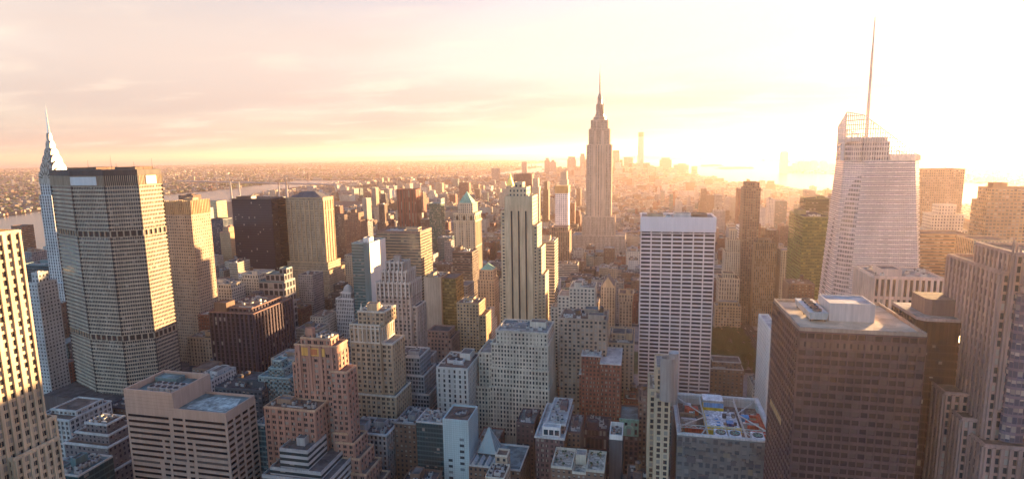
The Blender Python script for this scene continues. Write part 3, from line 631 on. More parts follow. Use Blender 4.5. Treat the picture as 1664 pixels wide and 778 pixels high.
T('ornate_wing', 'pale block with a grey mansard beside the ornate arched block', [(-526, -496, 667, 690, 0, 94), (-523, -499, 670, 688, 94, 99)], CREAM, CREAM_F, 'grey mansard block', 3.8, 3.8, roof='teal', corn=.7, cl=dict(huts=1, ac=0), cat='building')
T('grey_stone_block', 'grey stone block with a bright roof left of the ornate arched block', [(-646, -618, 718, 742, 0, 95)], GREY, GREY_F, 'bright-roofed grey block', 3.6, 3.7, roof='white', cl=dict(huts=2, ac=1), cat='building')
T('dark_slab', 'narrow dark blank slab right of the octagonal tower', [(-556, -534, 584, 600, 0, 90)], DARK, DARK, 'narrow dark slab', roof='tar', cat='building')
T('blue_grey_block', 'blue grey block with tall columns right of the narrow dark slab', [(-560, -535, 612, 632, 0, 80)], plain('bluegrey', (.2, .23, .26)), facade('bluegrey_f', (.2, .23, .26), wf=.5, hf=.7), 'blue grey column block', 3.6, 5, rel=(3.6, 5.5, .4, .25, .7, .3), cl=dict(huts=1, ac=1), cat='building', most=40)
T('grey_window_block', 'grey stone block with big square windows and a pale green roof house', [(-486, -450, 653, 680, 0, 94), (-480, -452, 660, 678, 94, 103), (-462, -451, 664, 677, 103, 110)], GREY, facade('bigwin', (.28, .265, .26), wf=.7, hf=.7, blind=.05), 'grey big-window block', 7.0, 9.0, roof='teal', rim=TEAL, cat='building')
# orange brick setback tower
def orange_tower_builder():
    root = T('orange_brick_tower', 'orange brick setback tower with a gilded panel at its top', [
        (-225.4, -194.5, 334.5, 349, 0, 131, {'head': 4}), (-222, -200, 337, 347, 131, 135), (-229.5, -225.4, 337, 349, 0, 117), (-199, -187.3, 333, 346, 0, 114.5), (-199, -188.5, 331.5, 348, 0, 72), (-197, -183.5, 330.5, 349, 0, 66), (-194, -179.5, 329.5, 350, 0, 56), (-191, -175, 328.5, 351, 0, 46), (-187, -169, 327.5, 352, 0, 36), (-240, -203, 318, 334.4, 0, 93)],
        ORANGE, ORANGE_F, 'orange brick tower', 4.6, 3.7, rel=(4.6, 3.7, .42, .42, .45, .25, 2), roof='brown', rim=plain('orange_trim', (.48, .31, .2)), corn=.35, cl=dict(tier=1, huts=1, ac=2))
    g_ = MB(); g_.obox((-225.4, 334.5), (1, 0), 5.5, 22.5, .5, .8, 124.6, 130.2, 0, back=True); pn = g_.build('gilded_panel', plain('gilded_tile', (.6, .34, .1), .5), root)
    d_ = MB(); d_.obox((-225.4, 334.5), (1, 0), 11, 17, .8, 1.0, 125.5, 129.4, 0, back=True); d_.build('relief_disc', plain('gilded_disc', (.45, .16, .07), .5), pn)
    for i, x in enumerate((-222, -214, -206, -198)):
        b_ = MB(); b_.obox((x, 334.5), (1, 0), -1.0, 1.0, .4, 1.1, 100, 131.5, 0, back=True); b_.build('corner_pier', ORANGE, root)
    clutter(root, -239, -204, 319, 334, 93, 8, huts=1, ac=3)
orange_tower_builder()
# tan setback tower with penthouse
def tan37():
    root = T('tan_setback_tower', 'tall tan stone tower with a cream crown, behind the orange brick tower', [
        (-221.5, -196, 402.7, 428, 0, 125, {'zb': 70}), (-215, -193, 405, 426, 125, 135), (-196, -187, 404, 427, 0, 110, {'zb': 70}), (-226, -184, 400, 430, 0, 69)], TAN, TAN_F, 'tan cream-crowned tower', 4.0, 3.6,
        rel=(4.0, 3.6, .42, .40, .45, .25, 2), roof='pale', rim=CREAM, corn=.5, cl=dict(tier=1, huts=1, ac=1))
    cb = MB()
    for p, d, Lg in (((-221.5, 402.7), (1, 0), 25.5), ((-196, 402.7), (0, 1), 25.3)):
        n = 7
        for i in range(n+1): cb.obox(p, d, max(0, Lg*i/n-.6), min(Lg, Lg*i/n+.6), 0, .75, 112, 125.9, 0)
        cb.obox(p, d, .02, Lg-.02, 0, .9, 122.4, 123.4, 0); cb.obox(p, d, .02, Lg-.02, 0, .9, 111, 112.2, 0)
    cb.build('crown_arcade', CREAM, root)
    f_ = MB(); f_.lathe(-213, 407, [(1.2, 135), (1.2, 138), (.6, 138.5), (.1, 142)], 8); f_.build('finial', CREAM, root)
tan37()
# crown tower
def crown38():
    root = T('crown_tower', 'grey pink tower with a fluted stepped crown, left of the beige blank-walled block', [
        (-236, -202.8, 481.4, 508, 0, 140, {'zb': 66}), (-231.5, -207, 484, 505, 140, 150), (-228, -211, 487, 502, 150, 158), (-202.8, -198, 484, 506, 0, 118, {'zb': 66}), (-238, -191, 478, 512, 0, 67), (-198, -186, 482, 512, 0, 56)],
        plain('crown_stone', (.36, .30, .26)), facade('crown_f', (.36, .30, .26), wf=.45, hf=.55), 'fluted crown tower', 4.2, 3.7, rel=(4.2, 3.7, .45, .35, .7, .2, 2), roof='grey', rim=plain('crown_trim', (.5, .45, .4)), cl=dict(tier=2, huts=1, ac=0))
    cb = MB()
    for x0, x1, y0, y1, z0, z1 in ((-236, -202.8, 481.4, 508, 128, 142.5), (-231.5, -207, 484, 505, 140, 152.5), (-228, -211, 487, 502, 150, 160)):
        for p, d, Lg in (((x0, y0), (1, 0), x1-x0), ((x1, y0), (0, 1), y1-y0)):
            n = max(3, round(Lg/4.2))
            for i in range(n+1): cb.obox(p, d, max(0, Lg*i/n-.7), min(Lg, Lg*i/n+.7), 0, 1.0, z0, z1, 0)
    cb.build('crown_fins', MATS['crown_trim'], root)
crown38()
T('stepped_glass_office', 'blue grey glass office stepping down in terraces, right of the tan cream-crowned tower', [(-207, -181.2, 444.6, 470, 0, 85), (-208, -177.3, 442.6, 473, 0, 69.5), (-209, -172.4, 440.6, 476, 0, 54), (-210, -168, 438.6, 479, 0, 38)],
  plain('bluegrey_spandrel', (.24, .28, .30), .6), facade('bluegrey_g', (.22, .26, .29), (.03, .05, .07), wf=.85, hf=.6, blind=.15), 'terraced glass office', 2.6, 3.7, rel=(2.6, 3.7, .25, .35, .3, .15), roof='grey', rim=PALE, glass=GLB, cl=dict(huts=1, ac=2), cat='building', most=100)
T('stone_corner_block', 'grey stone corner block with a heavy cornice in front of the tan cream-crowned tower', [(-208, -178, 367.7, 392, 0, 54)], GREY, GREY_F, 'grey corniced corner block', 3.4, 3.9, rel=(3.4, 3.9, .5, .4, .3, .15), roof='grey', rim=PALE, corn=1.0, cl=dict(huts=2, ac=4), cat='building', most=70)
T('rear_stone_block', 'dark stone block just right of the grey corniced corner block', [(-177, -160, 380, 408, 0, 58)], GREY, BROWN_F, 'dark rear stone block', 3.6, 3.8, roof='grey', cl=dict(huts=1, ac=2), cat='building')
T('white_office', 'white stone office with slit windows and two round roof fans', [(-161.2, -134.3, 430, 468, 0, 83.5)], plain('warm_white', (.56, .53, .47), var=.12), facade('warmwhite_f', (.56, .53, .47), wf=.35, hf=.6, blind=.05), 'white slit-window office', 4.4, 4.2, rel=(4.4, 4.2, .62, .35, .25, .12), roof='brown', rim=plain('warm_white', (1, 1, 1)), cl=dict(huts=1, ac=1, seed=5), cat='building', most=80)
for x in (-152.5, -145.5):
    o_ = [q for q in bpy.data.objects if q.get('label', '').startswith('white stone office with slit')][0]
    t = MB(); t.box(x-3.2, x+3.2, 442, 449, 83.6, 86, 0); f_ = t.build('cooling_fan', plain('fan_white', (.62, .6, .56)), o_)
    k_ = MB(); k_.lathe(x, 445.5, [(2.7, 86), (2.7, 86.6), (2.3, 86.6), (2.3, 86.1)], 16, 0); k_.build('fan_ring', STEEL, f_)
def pyramid():
    root = empty('glass_pyramid', (-103.5, 379, 0)); tag(root, 'pale glass pyramid skylight on a low roof right of the pale blue panelled tower', 'skylight')
    x0, x1, y0, y1 = -110.5, -96.5, 371, 386; c = (-103.5, 378.5, 63); P = rect(x0, x1, y0, y1)
    for i in range(4):
        m_ = MB(); a, b_ = P[i], P[(i+1) % 4]; m_.face([(*a, 46.2), (*b_, 46.2), c]); m_.build('pane', plain('pyramid_glass', (.30, .36, .35), .25, spec=.6, var=.05), root)
    r_ = MB()
    for p in P: r_.beam((*p, 46.2), c, .22)
    for i in range(4):
        a, b_ = P[i], P[(i+1) % 4]
        for q in (.25, .5, .75):
            s_ = (a[0]+(b_[0]-a[0])*q, a[1]+(b_[1]-a[1])*q, 46.2); r_.beam(s_, (s_[0]+(c[0]-s_[0])*.5, s_[1]+(c[1]-s_[1])*.5, 46.2+(c[2]-46.2)*.5), .12)
    r_.build('rib', PALE, root)
pyramid()
T('pyramid_base', 'low block carrying the glass pyramid and white skylight ribs on its roof', [(-112, -76, 355, 388, 0, 45)], GREY, BROWN_F, 'low pyramid-topped block', 3.4, 3.7, roof='teal', rim=PALE, cat='building', cl=dict(huts=0, ac=0))
T('tan_hut_block', 'small tan block with a ringed tank on its flat roof, bottom edge', [(-92, -80, 325, 342, 0, 56), (-90, -82, 343, 352, 0, 61)], TAN, TAN_F, 'ringed-tank tan block', 3.4, 3.7, roof='brown', rim=CREAM, cat='building', cl=dict(tier=0, huts=0, ac=2))
for q in range(5):
    o_ = [z for z in bpy.data.objects if z.get('label', '').startswith('low block carrying the glass')][0]
    s_ = MB(); s_.prism([(-111+q*4.6, 357), (-108+q*4.6, 357), (-108+q*4.6, 368), (-111+q*4.6, 368)], 45.2, 47.2, 0, 0, P1=[(-109.7+q*4.6, 357), (-109.3+q*4.6, 357), (-109.3+q*4.6, 368), (-109.7+q*4.6, 368)]); s_.build('skylight_rib', PALE, o_)
def panel_tower():
    root = T('panel_tower', 'pale blue panelled tower with few windows beside a glass atrium', [(-131, -112.5, 358.3, 382, 0, 75)], plain('blue_panel', (.42, .52, .52), .45, var=.06), plain('blue_panel', (1, 1, 1)), 'pale blue panelled tower', roof='brown', rim=plain('blue_panel', (1, 1, 1)), cat='building')
    jb = MB()
    for p, d, Lg in (((-131, 358.3), (1, 0), 18.5), ((-112.5, 358.3), (0, 1), 23.7)):
        for i in range(1, 12): jb.obox(p, d, Lg*i/12-.06, Lg*i/12+.06, 0, .06, 0, 75.9, 0)
        for j in range(1, 50): jb.obox(p, d, .01, Lg-.01, 0, .055, j*1.55-.05, j*1.55+.05, 0)
    jb.build('panel_joints', plain('panel_joint', (.22, .3, .3)), root)
    wins = []
    for j in range(6): wins.append((-117.5, 358.3-.08, 62-j*4.4, 1, 0, 3.2, 2.0))
    for j in range(4): wins.append((-126, 358.3-.08, 46-j*4.4, 1, 0, 3.0, 2.0))
    put_windows(root, wins, GLB)
    f_ = MB(); f_.lathe(-121.5, 370, [(5.5, 75.1), (5.5, 76.4), (4.6, 76.4), (4.6, 75.2)], 20, 0); f_.build('cooling_ring', STEEL, root)
    fanbox(root, -124.5, -121.5, 367, 370, 75, 76.5); fanbox(root, -121, -118, 370, 373, 75, 76.5)
panel_tower()
T('glass_atrium', 'teal glass atrium bridging to the pale blue panelled tower', [(-152, -131.1, 362, 380, 0, 66.5), (-152, -131.1, 361.4, 380.6, 66.5, 70)], PALE, TEALD_F, 'teal glass atrium', 2.2, 3.5, roof='pale', rim=PALE, cat='building', cl=dict(huts=0, ac=3))
T('low_dark_roof', 'low dark flat-roofed block in front of the teal glass atrium', [(-150, -128, 318, 346, 0, 44)], BROWN, BROWN_F, 'low dark flat block', roof='tar', cat='building', cl=dict(huts=1, ac=3))
# cream stepped block in the middle
def cream42():
    root = T('cream_stepped_block', 'big cream stone block stepping out in tiers with small square windows, centre foreground', [
        (-119.9, -72.3, 451.5, 490, 78, 99), (-116.2, -72.8, 453, 488, 99, 109.5, {'rel': None}), (-120.5, -71.9, 450.3, 492, 62, 78.5), (-121.3, -71.5, 449, 494, 0, 62.5, {'zb': 20}), (-132, -120, 455, 490, 0, 89), (-135, -121, 452, 492, 0, 60)], CREAM, CREAM_F, 'cream stepped block', 3.2, 3.9,
        rel=(2.7, 3.7, .46, .38, .35, .18), roof='pale', rim=CREAM, corn=.6, cl=dict(tier=1, huts=1, ac=5, tanks=0), cat='building', most=100)
    cb = MB()
    for i in range(13): x = -115.5+42.4*i/12; cb.obox((x, 453), (1, 0), -.35, .35, 0, .6, 99.5, 110.6, 0)
    cb.build('crown_pilasters', CREAM, root)
cream42()

T('tan_loft', 'tan loft with a cluttered roof and window grid, right of the cream stepped block', [(-67.1, -26.7, 483, 515, 0, 114)], plain('tan_loft_brick', (.34, .265, .2)), TAN_F, 'cluttered-roof tan loft', 3.6, 3.6, rel=(3.6, 3.6, .45, .42, .35, .2), faces='N', roof='brown', corn=.5, cl=dict(huts=2, ac=4, tanks=2), cat='building', most=80)
T('pale_block', 'pale sunlit block with a blank upper wall behind the cluttered-roof tan loft', [(-71.5, -45, 590, 622, 0, 116), (-84, -71.5, 592, 620, 0, 106), (-92, -84, 596, 616, 0, 92)], CREAM, CREAM_F, 'pale blank-topped block', 3.6, 3.7, roof='pale', cl=dict(tier=0, huts=1, ac=2, tanks=1), cat='building')
def gable():
    root = T('gabled_tower', 'slim golden tower with a pointed gable behind the cluttered-roof tan loft', [(-44, -28, 668.5, 695, 0, 100)], LIME, LIME_F, 'slim gabled tower', 3.2, 3.6, roof='brown', cat='building')
    mb = MB(); mb.face([(-44, 668.4, 100), (-28, 668.4, 100), (-36, 668.4, 112)]); mb.face([(-28, 694, 100), (-44, 694, 100), (-36, 694, 112)]); mb.face([(-28, 668.4, 100), (-28, 694, 100), (-36, 694, 112), (-36, 668.4, 112)], 1); mb.face([(-44, 694, 100), (-44, 668.4, 100), (-36, 668.4, 112), (-36, 694, 112)], 1)
    mb.build('gable', [LIME, plain('slate', (.1, .1, .11))], root)
gable()
T('corniced_tower', 'slim tan tower with a crowned top left of the white grid slab', [(-22, -8, 653, 675, 0, 88), (-23, -7, 652, 676, 88, 96)], TAN, TAN_F, 'slim crowned tower', 3.4, 3.6, roof='brown', corn=.9, cl=dict(huts=1, ac=0), cat='building')
T('tan_mid_block', 'tan mid-rise with a roof hut beside the foot of the white grid slab', [(-27, -4, 511.5, 560, 0, 85), (-24, -12, 520, 540, 85, 91)], TAN, TAN_F, 'hutted tan mid-rise', 3.6, 3.6, roof='grey', corn=.5, cl=dict(tier=0, huts=1, ac=3), cat='building')
T('red_brick_block', 'red brick apartment block with pale string courses and a silver roof', [(-46.5, -31, 469.4, 500, 0, 87), (-30.5, -14, 464, 505, 0, 83), (-48.5, -46.5, 471, 498, 0, 70)], RED, RED_F, 'red brick block', 3.4, 3.5, rel=(3.4, 3.5, .45, .45, .25, .12, 2), faces='N', roof='white', rim=plain('silver_rim', (.5, .48, .46)), corn=.5, cl=dict(huts=1, ac=3), cat='building', most=90)
def skyl():
    root = T('skylight_block', 'brown block with a white-framed studio window and a grey penthouse on its roof', [(-69.5, -49.5, 376.9, 432, 0, 59), (-63, -49.8, 386, 430, 59, 65)], plain('plum_brick', (.14, .09, .09)), BROWN_F, 'studio-window block', 3.4, 3.6, rel=(3.4, 3.6, .42, .45, .3, .15, 2), faces='N', roof='white', rim=PALE, corn=.7, cl=dict(huts=1, ac=4), cat='building', most=70)
    s_ = MB(); s_.tier(-65, -52.5, 380, 386, 59, 65.5, 0, 1, 0, ph=.5); st = s_.build('studio', [WHITE, ROOF['white']], root)
    for i in range(3): g_ = MB(); g_.obox((-65, 380), (1, 0), .9+i*3.9, 4.0+i*3.9, .05, .12, 60.2, 64, 0); g_.build('studio_window', GLB, st)
skyl()
T('narrow_dark_block', 'narrow dark brown block with a green roof left of the studio-window block', [(-88.8, -75.1, 403, 428, 0, 55)], plain('plum_dark', (.085, .065, .07)), facade('plum_dark_f', (.085, .065, .07), wf=.4, hf=.5), 'narrow dark brown block', 3.4, 3.6, roof='teal', cl=dict(huts=2, ac=2), cat='building')
T('narrow_brick_block', 'narrow brick block with a cream roof hut right of the studio-window block', [(-48.8, -39.5, 392, 420, 0, 57)], plain('plum_brick', (1, 1, 1)), BROWN_F, 'narrow hutted brick block', 3.2, 3.6, roof='pale', cl=dict(huts=1, ac=1), cat='building')
T('colonnade_block', 'low purple stone block with tall pilasters in front of the red brick block', [(-41, -19, 422, 448, 0, 40), (-40, -20, 424, 446, 40, 45)], MAUVE, MAUVE_F, 'low pilastered block', 3.4, 6, rel=(3.0, 9, .4, .2, .6, .2), faces='N', roof='tar', cat='building', cl=dict(huts=1, ac=2), most=20)
def two46():
    x0, x1, y0, y1 = -54.3, -19.8, 349, 374
    root = empty('twin_court_block', ((x0+x1)/2, 361, 0)); tag(root, 'low block with two walled roof gardens and a central hut, bottom centre', 'building'); reg(x0, x1, y0, y1, 54, 'twin roof-garden block')
    mb = MB(); W = x1-x0
    for a, b_, h in ((0, .40, 53.5), (.40, .66, 51), (.66, 1.0, 53.5)): mb.tier(x0+W*a+.01, x0+W*b_-.01, y0, y1, 0, h, 0, 1, 2, ph=1.6, t=.7, bay=3.4, flo=3.6)
    mb.build('wall', [BROWN_F, plain('garden_deck', (.36, .32, .26), .9, var=.6, scale=.5, streak=False), CREAM], root)
    hutbox(root, x0+W*.43, x0+W*.63, y0+12, y0+20, 51, 58, CREAM, ROOF['pale'])
    r_ = random.Random(3)
    for i in range(16):
        a = r_.choice([r_.uniform(.03, .37), r_.uniform(.69, .97)]); x, y, s_ = x0+W*a, y0+r_.uniform(2, 22), r_.uniform(.5, 1.2)
        sh = MB()
        for q in range(26):
            t, p_, rr = r_.uniform(0, 6.28), r_.uniform(-.4, 1.4), s_*r_.uniform(.6, 1.1); c = Vector((x+rr*math.cos(t)*math.cos(p_), y+rr*math.sin(t)*math.cos(p_), 54.3+s_+rr*math.sin(p_)))
            e1 = Vector((r_.uniform(-1, 1), r_.uniform(-1, 1), r_.uniform(-1, 1))).normalized()*.35; e2 = e1.orthogonal().normalized()*.35
            sh.face([c-e1, c+e2, c+e1, c-e2])
        sh.lathe(x, y, [(.4, 53.6), (.5, 54.5)], 6, 1); sh.build('roof_shrub', [plain('shrub_green', (.05, .08, .03), var=.4), HUT], root)
two46()
def green47():
    root = T('copper_front_house', 'low house with a green copper upper front and arched window', [(-13.5, 1.3, 442.8, 470, 0, 33), (-13.2, 1.0, 443.2, 469, 33, 46, {'rel': None})], plain('plum_brick', (1, 1, 1)), BROWN_F, 'green copper front', 3.4, 3.6, rel=(3.6, 3.9, .4, .4, .3, .2), faces='N', roof='teal', cat='building', most=30)
    c_ = MB(); c_.obox((-13.5, 442.8), (1, 0), 0, 14.8, .02, .9, 33.2, 46.6, 0, back=True); c_.obox((-13.5, 442.8), (1, 0), -.4, 15.2, .0, 1.4, 45.6, 47.4, 0)
    f_ = c_.build('copper_front', COPPER, root)
    for x0, x1, z0, z1 in ((1, 3, 42, 44.5), (4, 6, 42, 44.5), (8.8, 10.8, 42, 44.5), (11.8, 13.8, 42, 44.5), (1.2, 3, 35, 39), (11.8, 13.6, 35, 39), (5.8, 9, 34.5, 39.5)):
        g_ = MB(); g_.obox((-13.5, 442.8), (1, 0), x0, x1, .9, .96, z0, z1, 0); g_.build('window', GLD, f_)
    a = MB(); P = [(7.4+3.6*math.cos(t*math.pi/10), 39.5+3.2*math.sin(t*math.pi/10)) for t in range(11)]; Q = [(7.4+2.7*math.cos(t*math.pi/10), 39.5+2.4*math.sin(t*math.pi/10)) for t in range(11)]
    for i in range(10): a.face([(-13.5+P[i][0], 441.7, P[i][1]), (-13.5+Q[i][0], 441.7, Q[i][1]), (-13.5+Q[i+1][0], 441.7, Q[i+1][1]), (-13.5+P[i+1][0], 441.7, P[i+1][1])])
    a.build('arch_trim', plain('copper_pale', (.36, .5, .4)), f_)
green47()
T('navy_shaft', 'small navy box tower with an open white-railed top, right of the twin roof-garden block', [(-18.5, -9.5, 382, 402, 0, 60)], plain('navy_panel', (1, 1, 1)), plain('navy_panel', (1, 1, 1)), 'small navy box tower', roof='teal', rim=WHITE, ph=3.5, cat='building', cl=dict(huts=0, ac=2))
T('arched_top_block', 'brown block with a rounded arch top left of the roof-truss building', [(1.0, 13.5, 450, 478, 0, 58), (3.5, 11, 452, 470, 58, 62)], plain('brown_trim', (.22, .15, .12)), BROWN_F, 'arch-topped brown block', 3.4, 3.6, rel=(3.4, 3.6, .45, .45, .3, .15), faces='N', roof='brown', corn=.5, cl=dict(tier=0, huts=0, ac=1, tanks=2), cat='building', most=40)
T('tank_roof_block', 'low red brick block topped by several small water tanks', [(-12, 6, 490, 515, 0, 42)], RED, RED_F, 'many-tanked red block', 3.4, 3.6, roof='brown', cl=dict(huts=1, ac=1, tanks=4, seed=4), cat='building')
T('small_roof_block', 'low dark block with two orange-topped tanks at the foot of the tan shaft', [(-6, 8, 352, 378, 0, 44)], BROWN, BROWN_F, 'two-tank dark block', roof='tar', cl=dict(huts=1, ac=1, tanks=2, seed=6), cat='building')
# tan shaft with the steel drum
def tan31():
    root = T('tan_shaft_tower', 'narrow tan tower with dark window columns and a big steel drum on top', [(7.2, 19.5, 364, 392, 0, 105), (11, 19.8, 352, 364, 0, 104), (11.2, 20, 364.5, 390, 105, 119.5)], LIME, LIME_F, 'tan drum-topped tower', 3.6, 3.8, rel=(3.6, 3.8, .45, .3, .6, .2), faces='NE', roof='pale', corn=.3, cl=dict(tier=0, huts=0, ac=1), most=80)
    d_ = MB(); d_.lathe(17.5, 352, [(4.2, 104.9), (4.2, 132), (3.7, 132), (3.7, 126)], 24, 0); d_.build('steel_drum', plain('drum_steel', (.34, .33, .31), .45, metal=.3), root, smooth=False)
    c_ = MB(); c_.lathe(24, 402, [(3.4, 80), (3.4, 118), (3.0, 118)], 18, 0); c_.build('flue', DUCT, root)
tan31()
# roof-truss building
def truss():
    x0, x1, y0, y1, H = 24.6, 83.8, 356.9, 421, 80
    root = empty('roof_truss_building', ((x0+x1)/2, 388, 0)); tag(root, 'teal panelled building with an open truss roof full of yellow, red and blue plant', 'building'); reg(x0, x1, y0, y1, H, 'roof-truss building')
    pan = facade('truss_panel', (.13, .17, .18), (.05, .085, .10), wf=.62, hf=.6, blind=.3, blindcol=(.22, .26, .25), tilt=.05, rough=.25)
    mb = MB(); mb.prism(rect(x0, x1, y0, y1), 0, H, 0, None, 4.2, 5.2)
    mb.build('wall', [pan], root)
    r_ = random.Random(5); npan = 0
    PANELS = [plain('panel_%s' % n_, c_, .4, spec=.5, var=.12) for n_, c_ in (('slate', (.07, .11, .125)), ('steel', (.13, .17, .175)), ('moss', (.17, .19, .15)), ('ink', (.05, .085, .11)), ('fog', (.20, .24, .24)))]
    for j in range(15):
        x = x0
        while x < x1-2:
            w_ = r_.uniform(2.5, 7.5)
            if r_.random() < .66 and j > 4: pnl = MB(); pnl.obox((x, y0), (1, 0), .3, min(w_, x1-x)-.3, 0, r_.uniform(.2, .9), j*5.2+r_.uniform(.2, 1.2), j*5.2+r_.uniform(2.5, 5.0), 0); pnl.build('facade_panel', r_.choice(PANELS), root)
            x += w_
    pb = MB()
    Q0 = rect(x0, x1, y0, y1); Q1 = rect(x0+2, x1-2, y0+2, y1-2)
    for i in range(4):
        j = (i+1) % 4
        pb.face([(*Q0[i], H), (*Q0[j], H), (*Q0[j], H+1.2), (*Q0[i], H+1.2)]); pb.face([(*Q0[i], H+1.2), (*Q0[j], H+1.2), (*Q1[j], H+1.2), (*Q1[i], H+1.2)]); pb.face([(*Q1[j], H-6), (*Q1[i], H-6), (*Q1[i], H+1.2), (*Q1[j], H+1.2)])
    pb.build('parapet', plain('truss_white', (.55, .55, .52), .6), root)
    db = MB(); db.face([(*p, H-6) for p in Q1]); db.build('roof', plain('plant_deck', (.16, .13, .115), .9, var=.6, scale=.5, streak=False), root)
    tw = MATS['truss_white']
    def truss_beam(a, b_, h=2.0, name='roof_truss', r=.28):
        t = MB(); a = Vector(a); b_ = Vector(b_); n = max(4, int((b_-a).length/3)); u_ = Vector((0, 0, h))
        t.beam(a, b_, r); t.beam(a+u_, b_+u_, r)
        for i in range(n): p, q = a+(b_-a)*(i/n), a+(b_-a)*((i+1)/n); t.beam(p+(u_ if i % 2 else Vector()), q+(Vector() if i % 2 else u_), r*.7)
        return t.build(name, tw, root)
    for x in (x0+2.6, x1-2.6): truss_beam((x, y0+2, H-.2), (x, y1-2, H-.2))
    for y in (y0+14, y1-3): truss_beam((x0+2, y, H-1.2), (x1-2, y, H-1.2))
    for x in (x0+19, x0+42): truss_beam((x, y0+2, H-1.2), (x, y1-2, H-1.2))
    for a, b_ in (((x0+3, y0+14), (x0+19, y0+30)), ((x0+42, y0+38), (x1-3, y0+16)), ((x0+3, y1-4), (x0+19, y0+34)), ((x0+42, y0+40), (x1-4, y1-4)), ((x0+19, y0+14), (x0+14, y0+2)), ((x0+42, y0+14), (x0+48, y0+2)), ((x0+30, y0+14), (x0+30, y0+2))):
        m_ = MB(); m_.beam((*a, H-.6), (*b_, H-.6), .5); m_.build('brace', tw, root)
    YEL = plain('yellow_paint', (.75, .55, .05), .6, var=.3, scale=.3); REDP = plain('red_paint', (.55, .09, .05), .6, var=.3, scale=.3); BLU = plain('blue_paint', (.10, .28, .5), .6, var=.3); WHT = plain('white_paint', (.7, .7, .68), .6, var=.25, scale=.3)
    def crate(name, a0, a1, b0, b1, z0, z1, m1, m2=None):
        t = MB(); t.box(a0, a1, b0, b1, z0, z1, 0, 1); return t.build(name, [m1, m2 or m1], root)
    # central well: yellow skirts, white floor with blue marks
    crate('plant_skirt', x0+20, x0+41, y0+15.2, y0+16.6, H-6, H+.2, YEL); crate('plant_skirt', x0+20, x0+34, y0+48, y0+49.4, H-6, H+1.6, YEL)
    crate('plant_skirt', x0+19.6, x0+20.0, y0+16.7, y0+48, H-6, H-.4, YEL); crate('plant_tank', x0+20.5, x0+34, y0+49.6, y0+61, H-6, H+3, DUCT, WHT)
    crate('plant_tank', x0+20.5, x0+33.8, y0+47.2, y0+47.9, H-1, H+2.2, BLU)
    crate('plant_floor', x0+20.3, x0+41, y0+17, y0+47, H-5.9, H-3, plain('plant_grey', (.3, .3, .29)), plain('plant_white', (.62, .63, .63), .8, var=.5, scale=.6, streak=False))
    for q in range(5):
        a, b_ = r_.uniform(21, 29), 19+q*4.6; crate('blue_tarp', x0+a, x0+a+r_.uniform(1.5, 3), y0+b_, y0+b_+r_.uniform(.8, 1.6), H-3, H-2.5, BLU)
    crate('blue_chiller', x0+33, x0+37.5, y0+24, y0+29, H-3, H-1, plain('navy_paint', (.03, .06, .16)), BLU)
    for q in range(12):
        a, b_ = r_.uniform(29, 39), r_.uniform(24, 45); crate('chiller', x0+a, x0+a+r_.uniform(1, 2.6), y0+b_, y0+b_+r_.uniform(1, 2.5), H-3, H-r_.uniform(.3, 2), r_.choice([STEEL, DUCT, HUT]))
    # side wells
    for side, a in (('l', 4.5), ('r', 44)):
        crate('duct_run', x0+a, x0+a+9.5, y0+20, y0+23, H-6, H-3.5, HUT); crate('duct_run', x0+a, x0+a+10, y0+30, y0+32.5, H-6, H-3, DUCT); crate('duct_run', x0+a, x0+a+10, y0+40, y0+42, H-6, H-3.6, HUT)
        for q in range(8): b_ = r_.uniform(16, 56); aa = a+r_.uniform(0, 9); crate('chiller', x0+aa, x0+aa+r_.uniform(1, 3), y0+b_, y0+b_+r_.uniform(1, 3), H-6, H-r_.uniform(2, 4), r_.choice([DUCT, HUT, WHT]))
    crate('red_tank', x0+8, x0+17, y0+44, y0+50, H-6, H-2, REDP); crate('red_tank', x0+6, x0+18, y0+16, y0+18, H-6, H-2.4, REDP); crate('yellow_skirt', x0+5, x0+18, y0+5, y0+12, H-6, H-3.4, YEL, HUT)
    for q in range(4): crate('red_frame', x0+46, x0+56.5, y0+17+q*8, y0+18.4+q*8, H-6, H-2, REDP)
    crate('red_frame', x0+55, x0+56.8, y0+16, y0+46, H-5.9, H-2.1, REDP); crate('blue_tank', x0+44, x0+49, y0+36, y0+41, H-6, H-1.5, BLU)
    # the row of cooling fans along the front edge
    for x in (x0+27, x0+35.5, x0+49):
        t = MB(); t.box(x-3.7, x+3.7, y0+3, y0+12.4, H-6, H+.4, 0); f_ = t.build('cooling_fan', WHT, root)
        k = MB(); k.lathe(x, y0+7.7, [(3.1, H+.4), (3.1, H+.9), (2.8, H+.9), (2.8, H+.45)], 18, 0); k.build('fan_ring', STEEL, f_)
        bl = MB()
        for q in range(6):
            a = q*math.pi/3; c_, s_ = math.cos(a), math.sin(a)
            bl.face([(x+.3*c_-.25*s_, y0+7.7+.3*s_+.25*c_, H+.62), (x+.3*c_+.25*s_, y0+7.7+.3*s_-.25*c_, H+.6), (x+2.6*c_+.55*s_, y0+7.7+2.6*s_-.55*c_, H+.75), (x+2.6*c_-.55*s_, y0+7.7+2.6*s_+.55*c_, H+.8)])
        bl.build('fan_blades', COPPER, f_)
truss()
# pale slab beside it
T('pale_punched_slab', 'thin white slab with small punched windows between the roof-truss building and the dark bronze tower', [(104.5, 112.5, 492, 540, 0, 110)], WHITE, facade('punch', (.68, .66, .62), wf=.35, hf=.5, blind=.05), 'thin white slab', 5, 3.8, rel=(5, 3.8, .6, .5, .3, .15), faces='NE', roof='white', most=60)
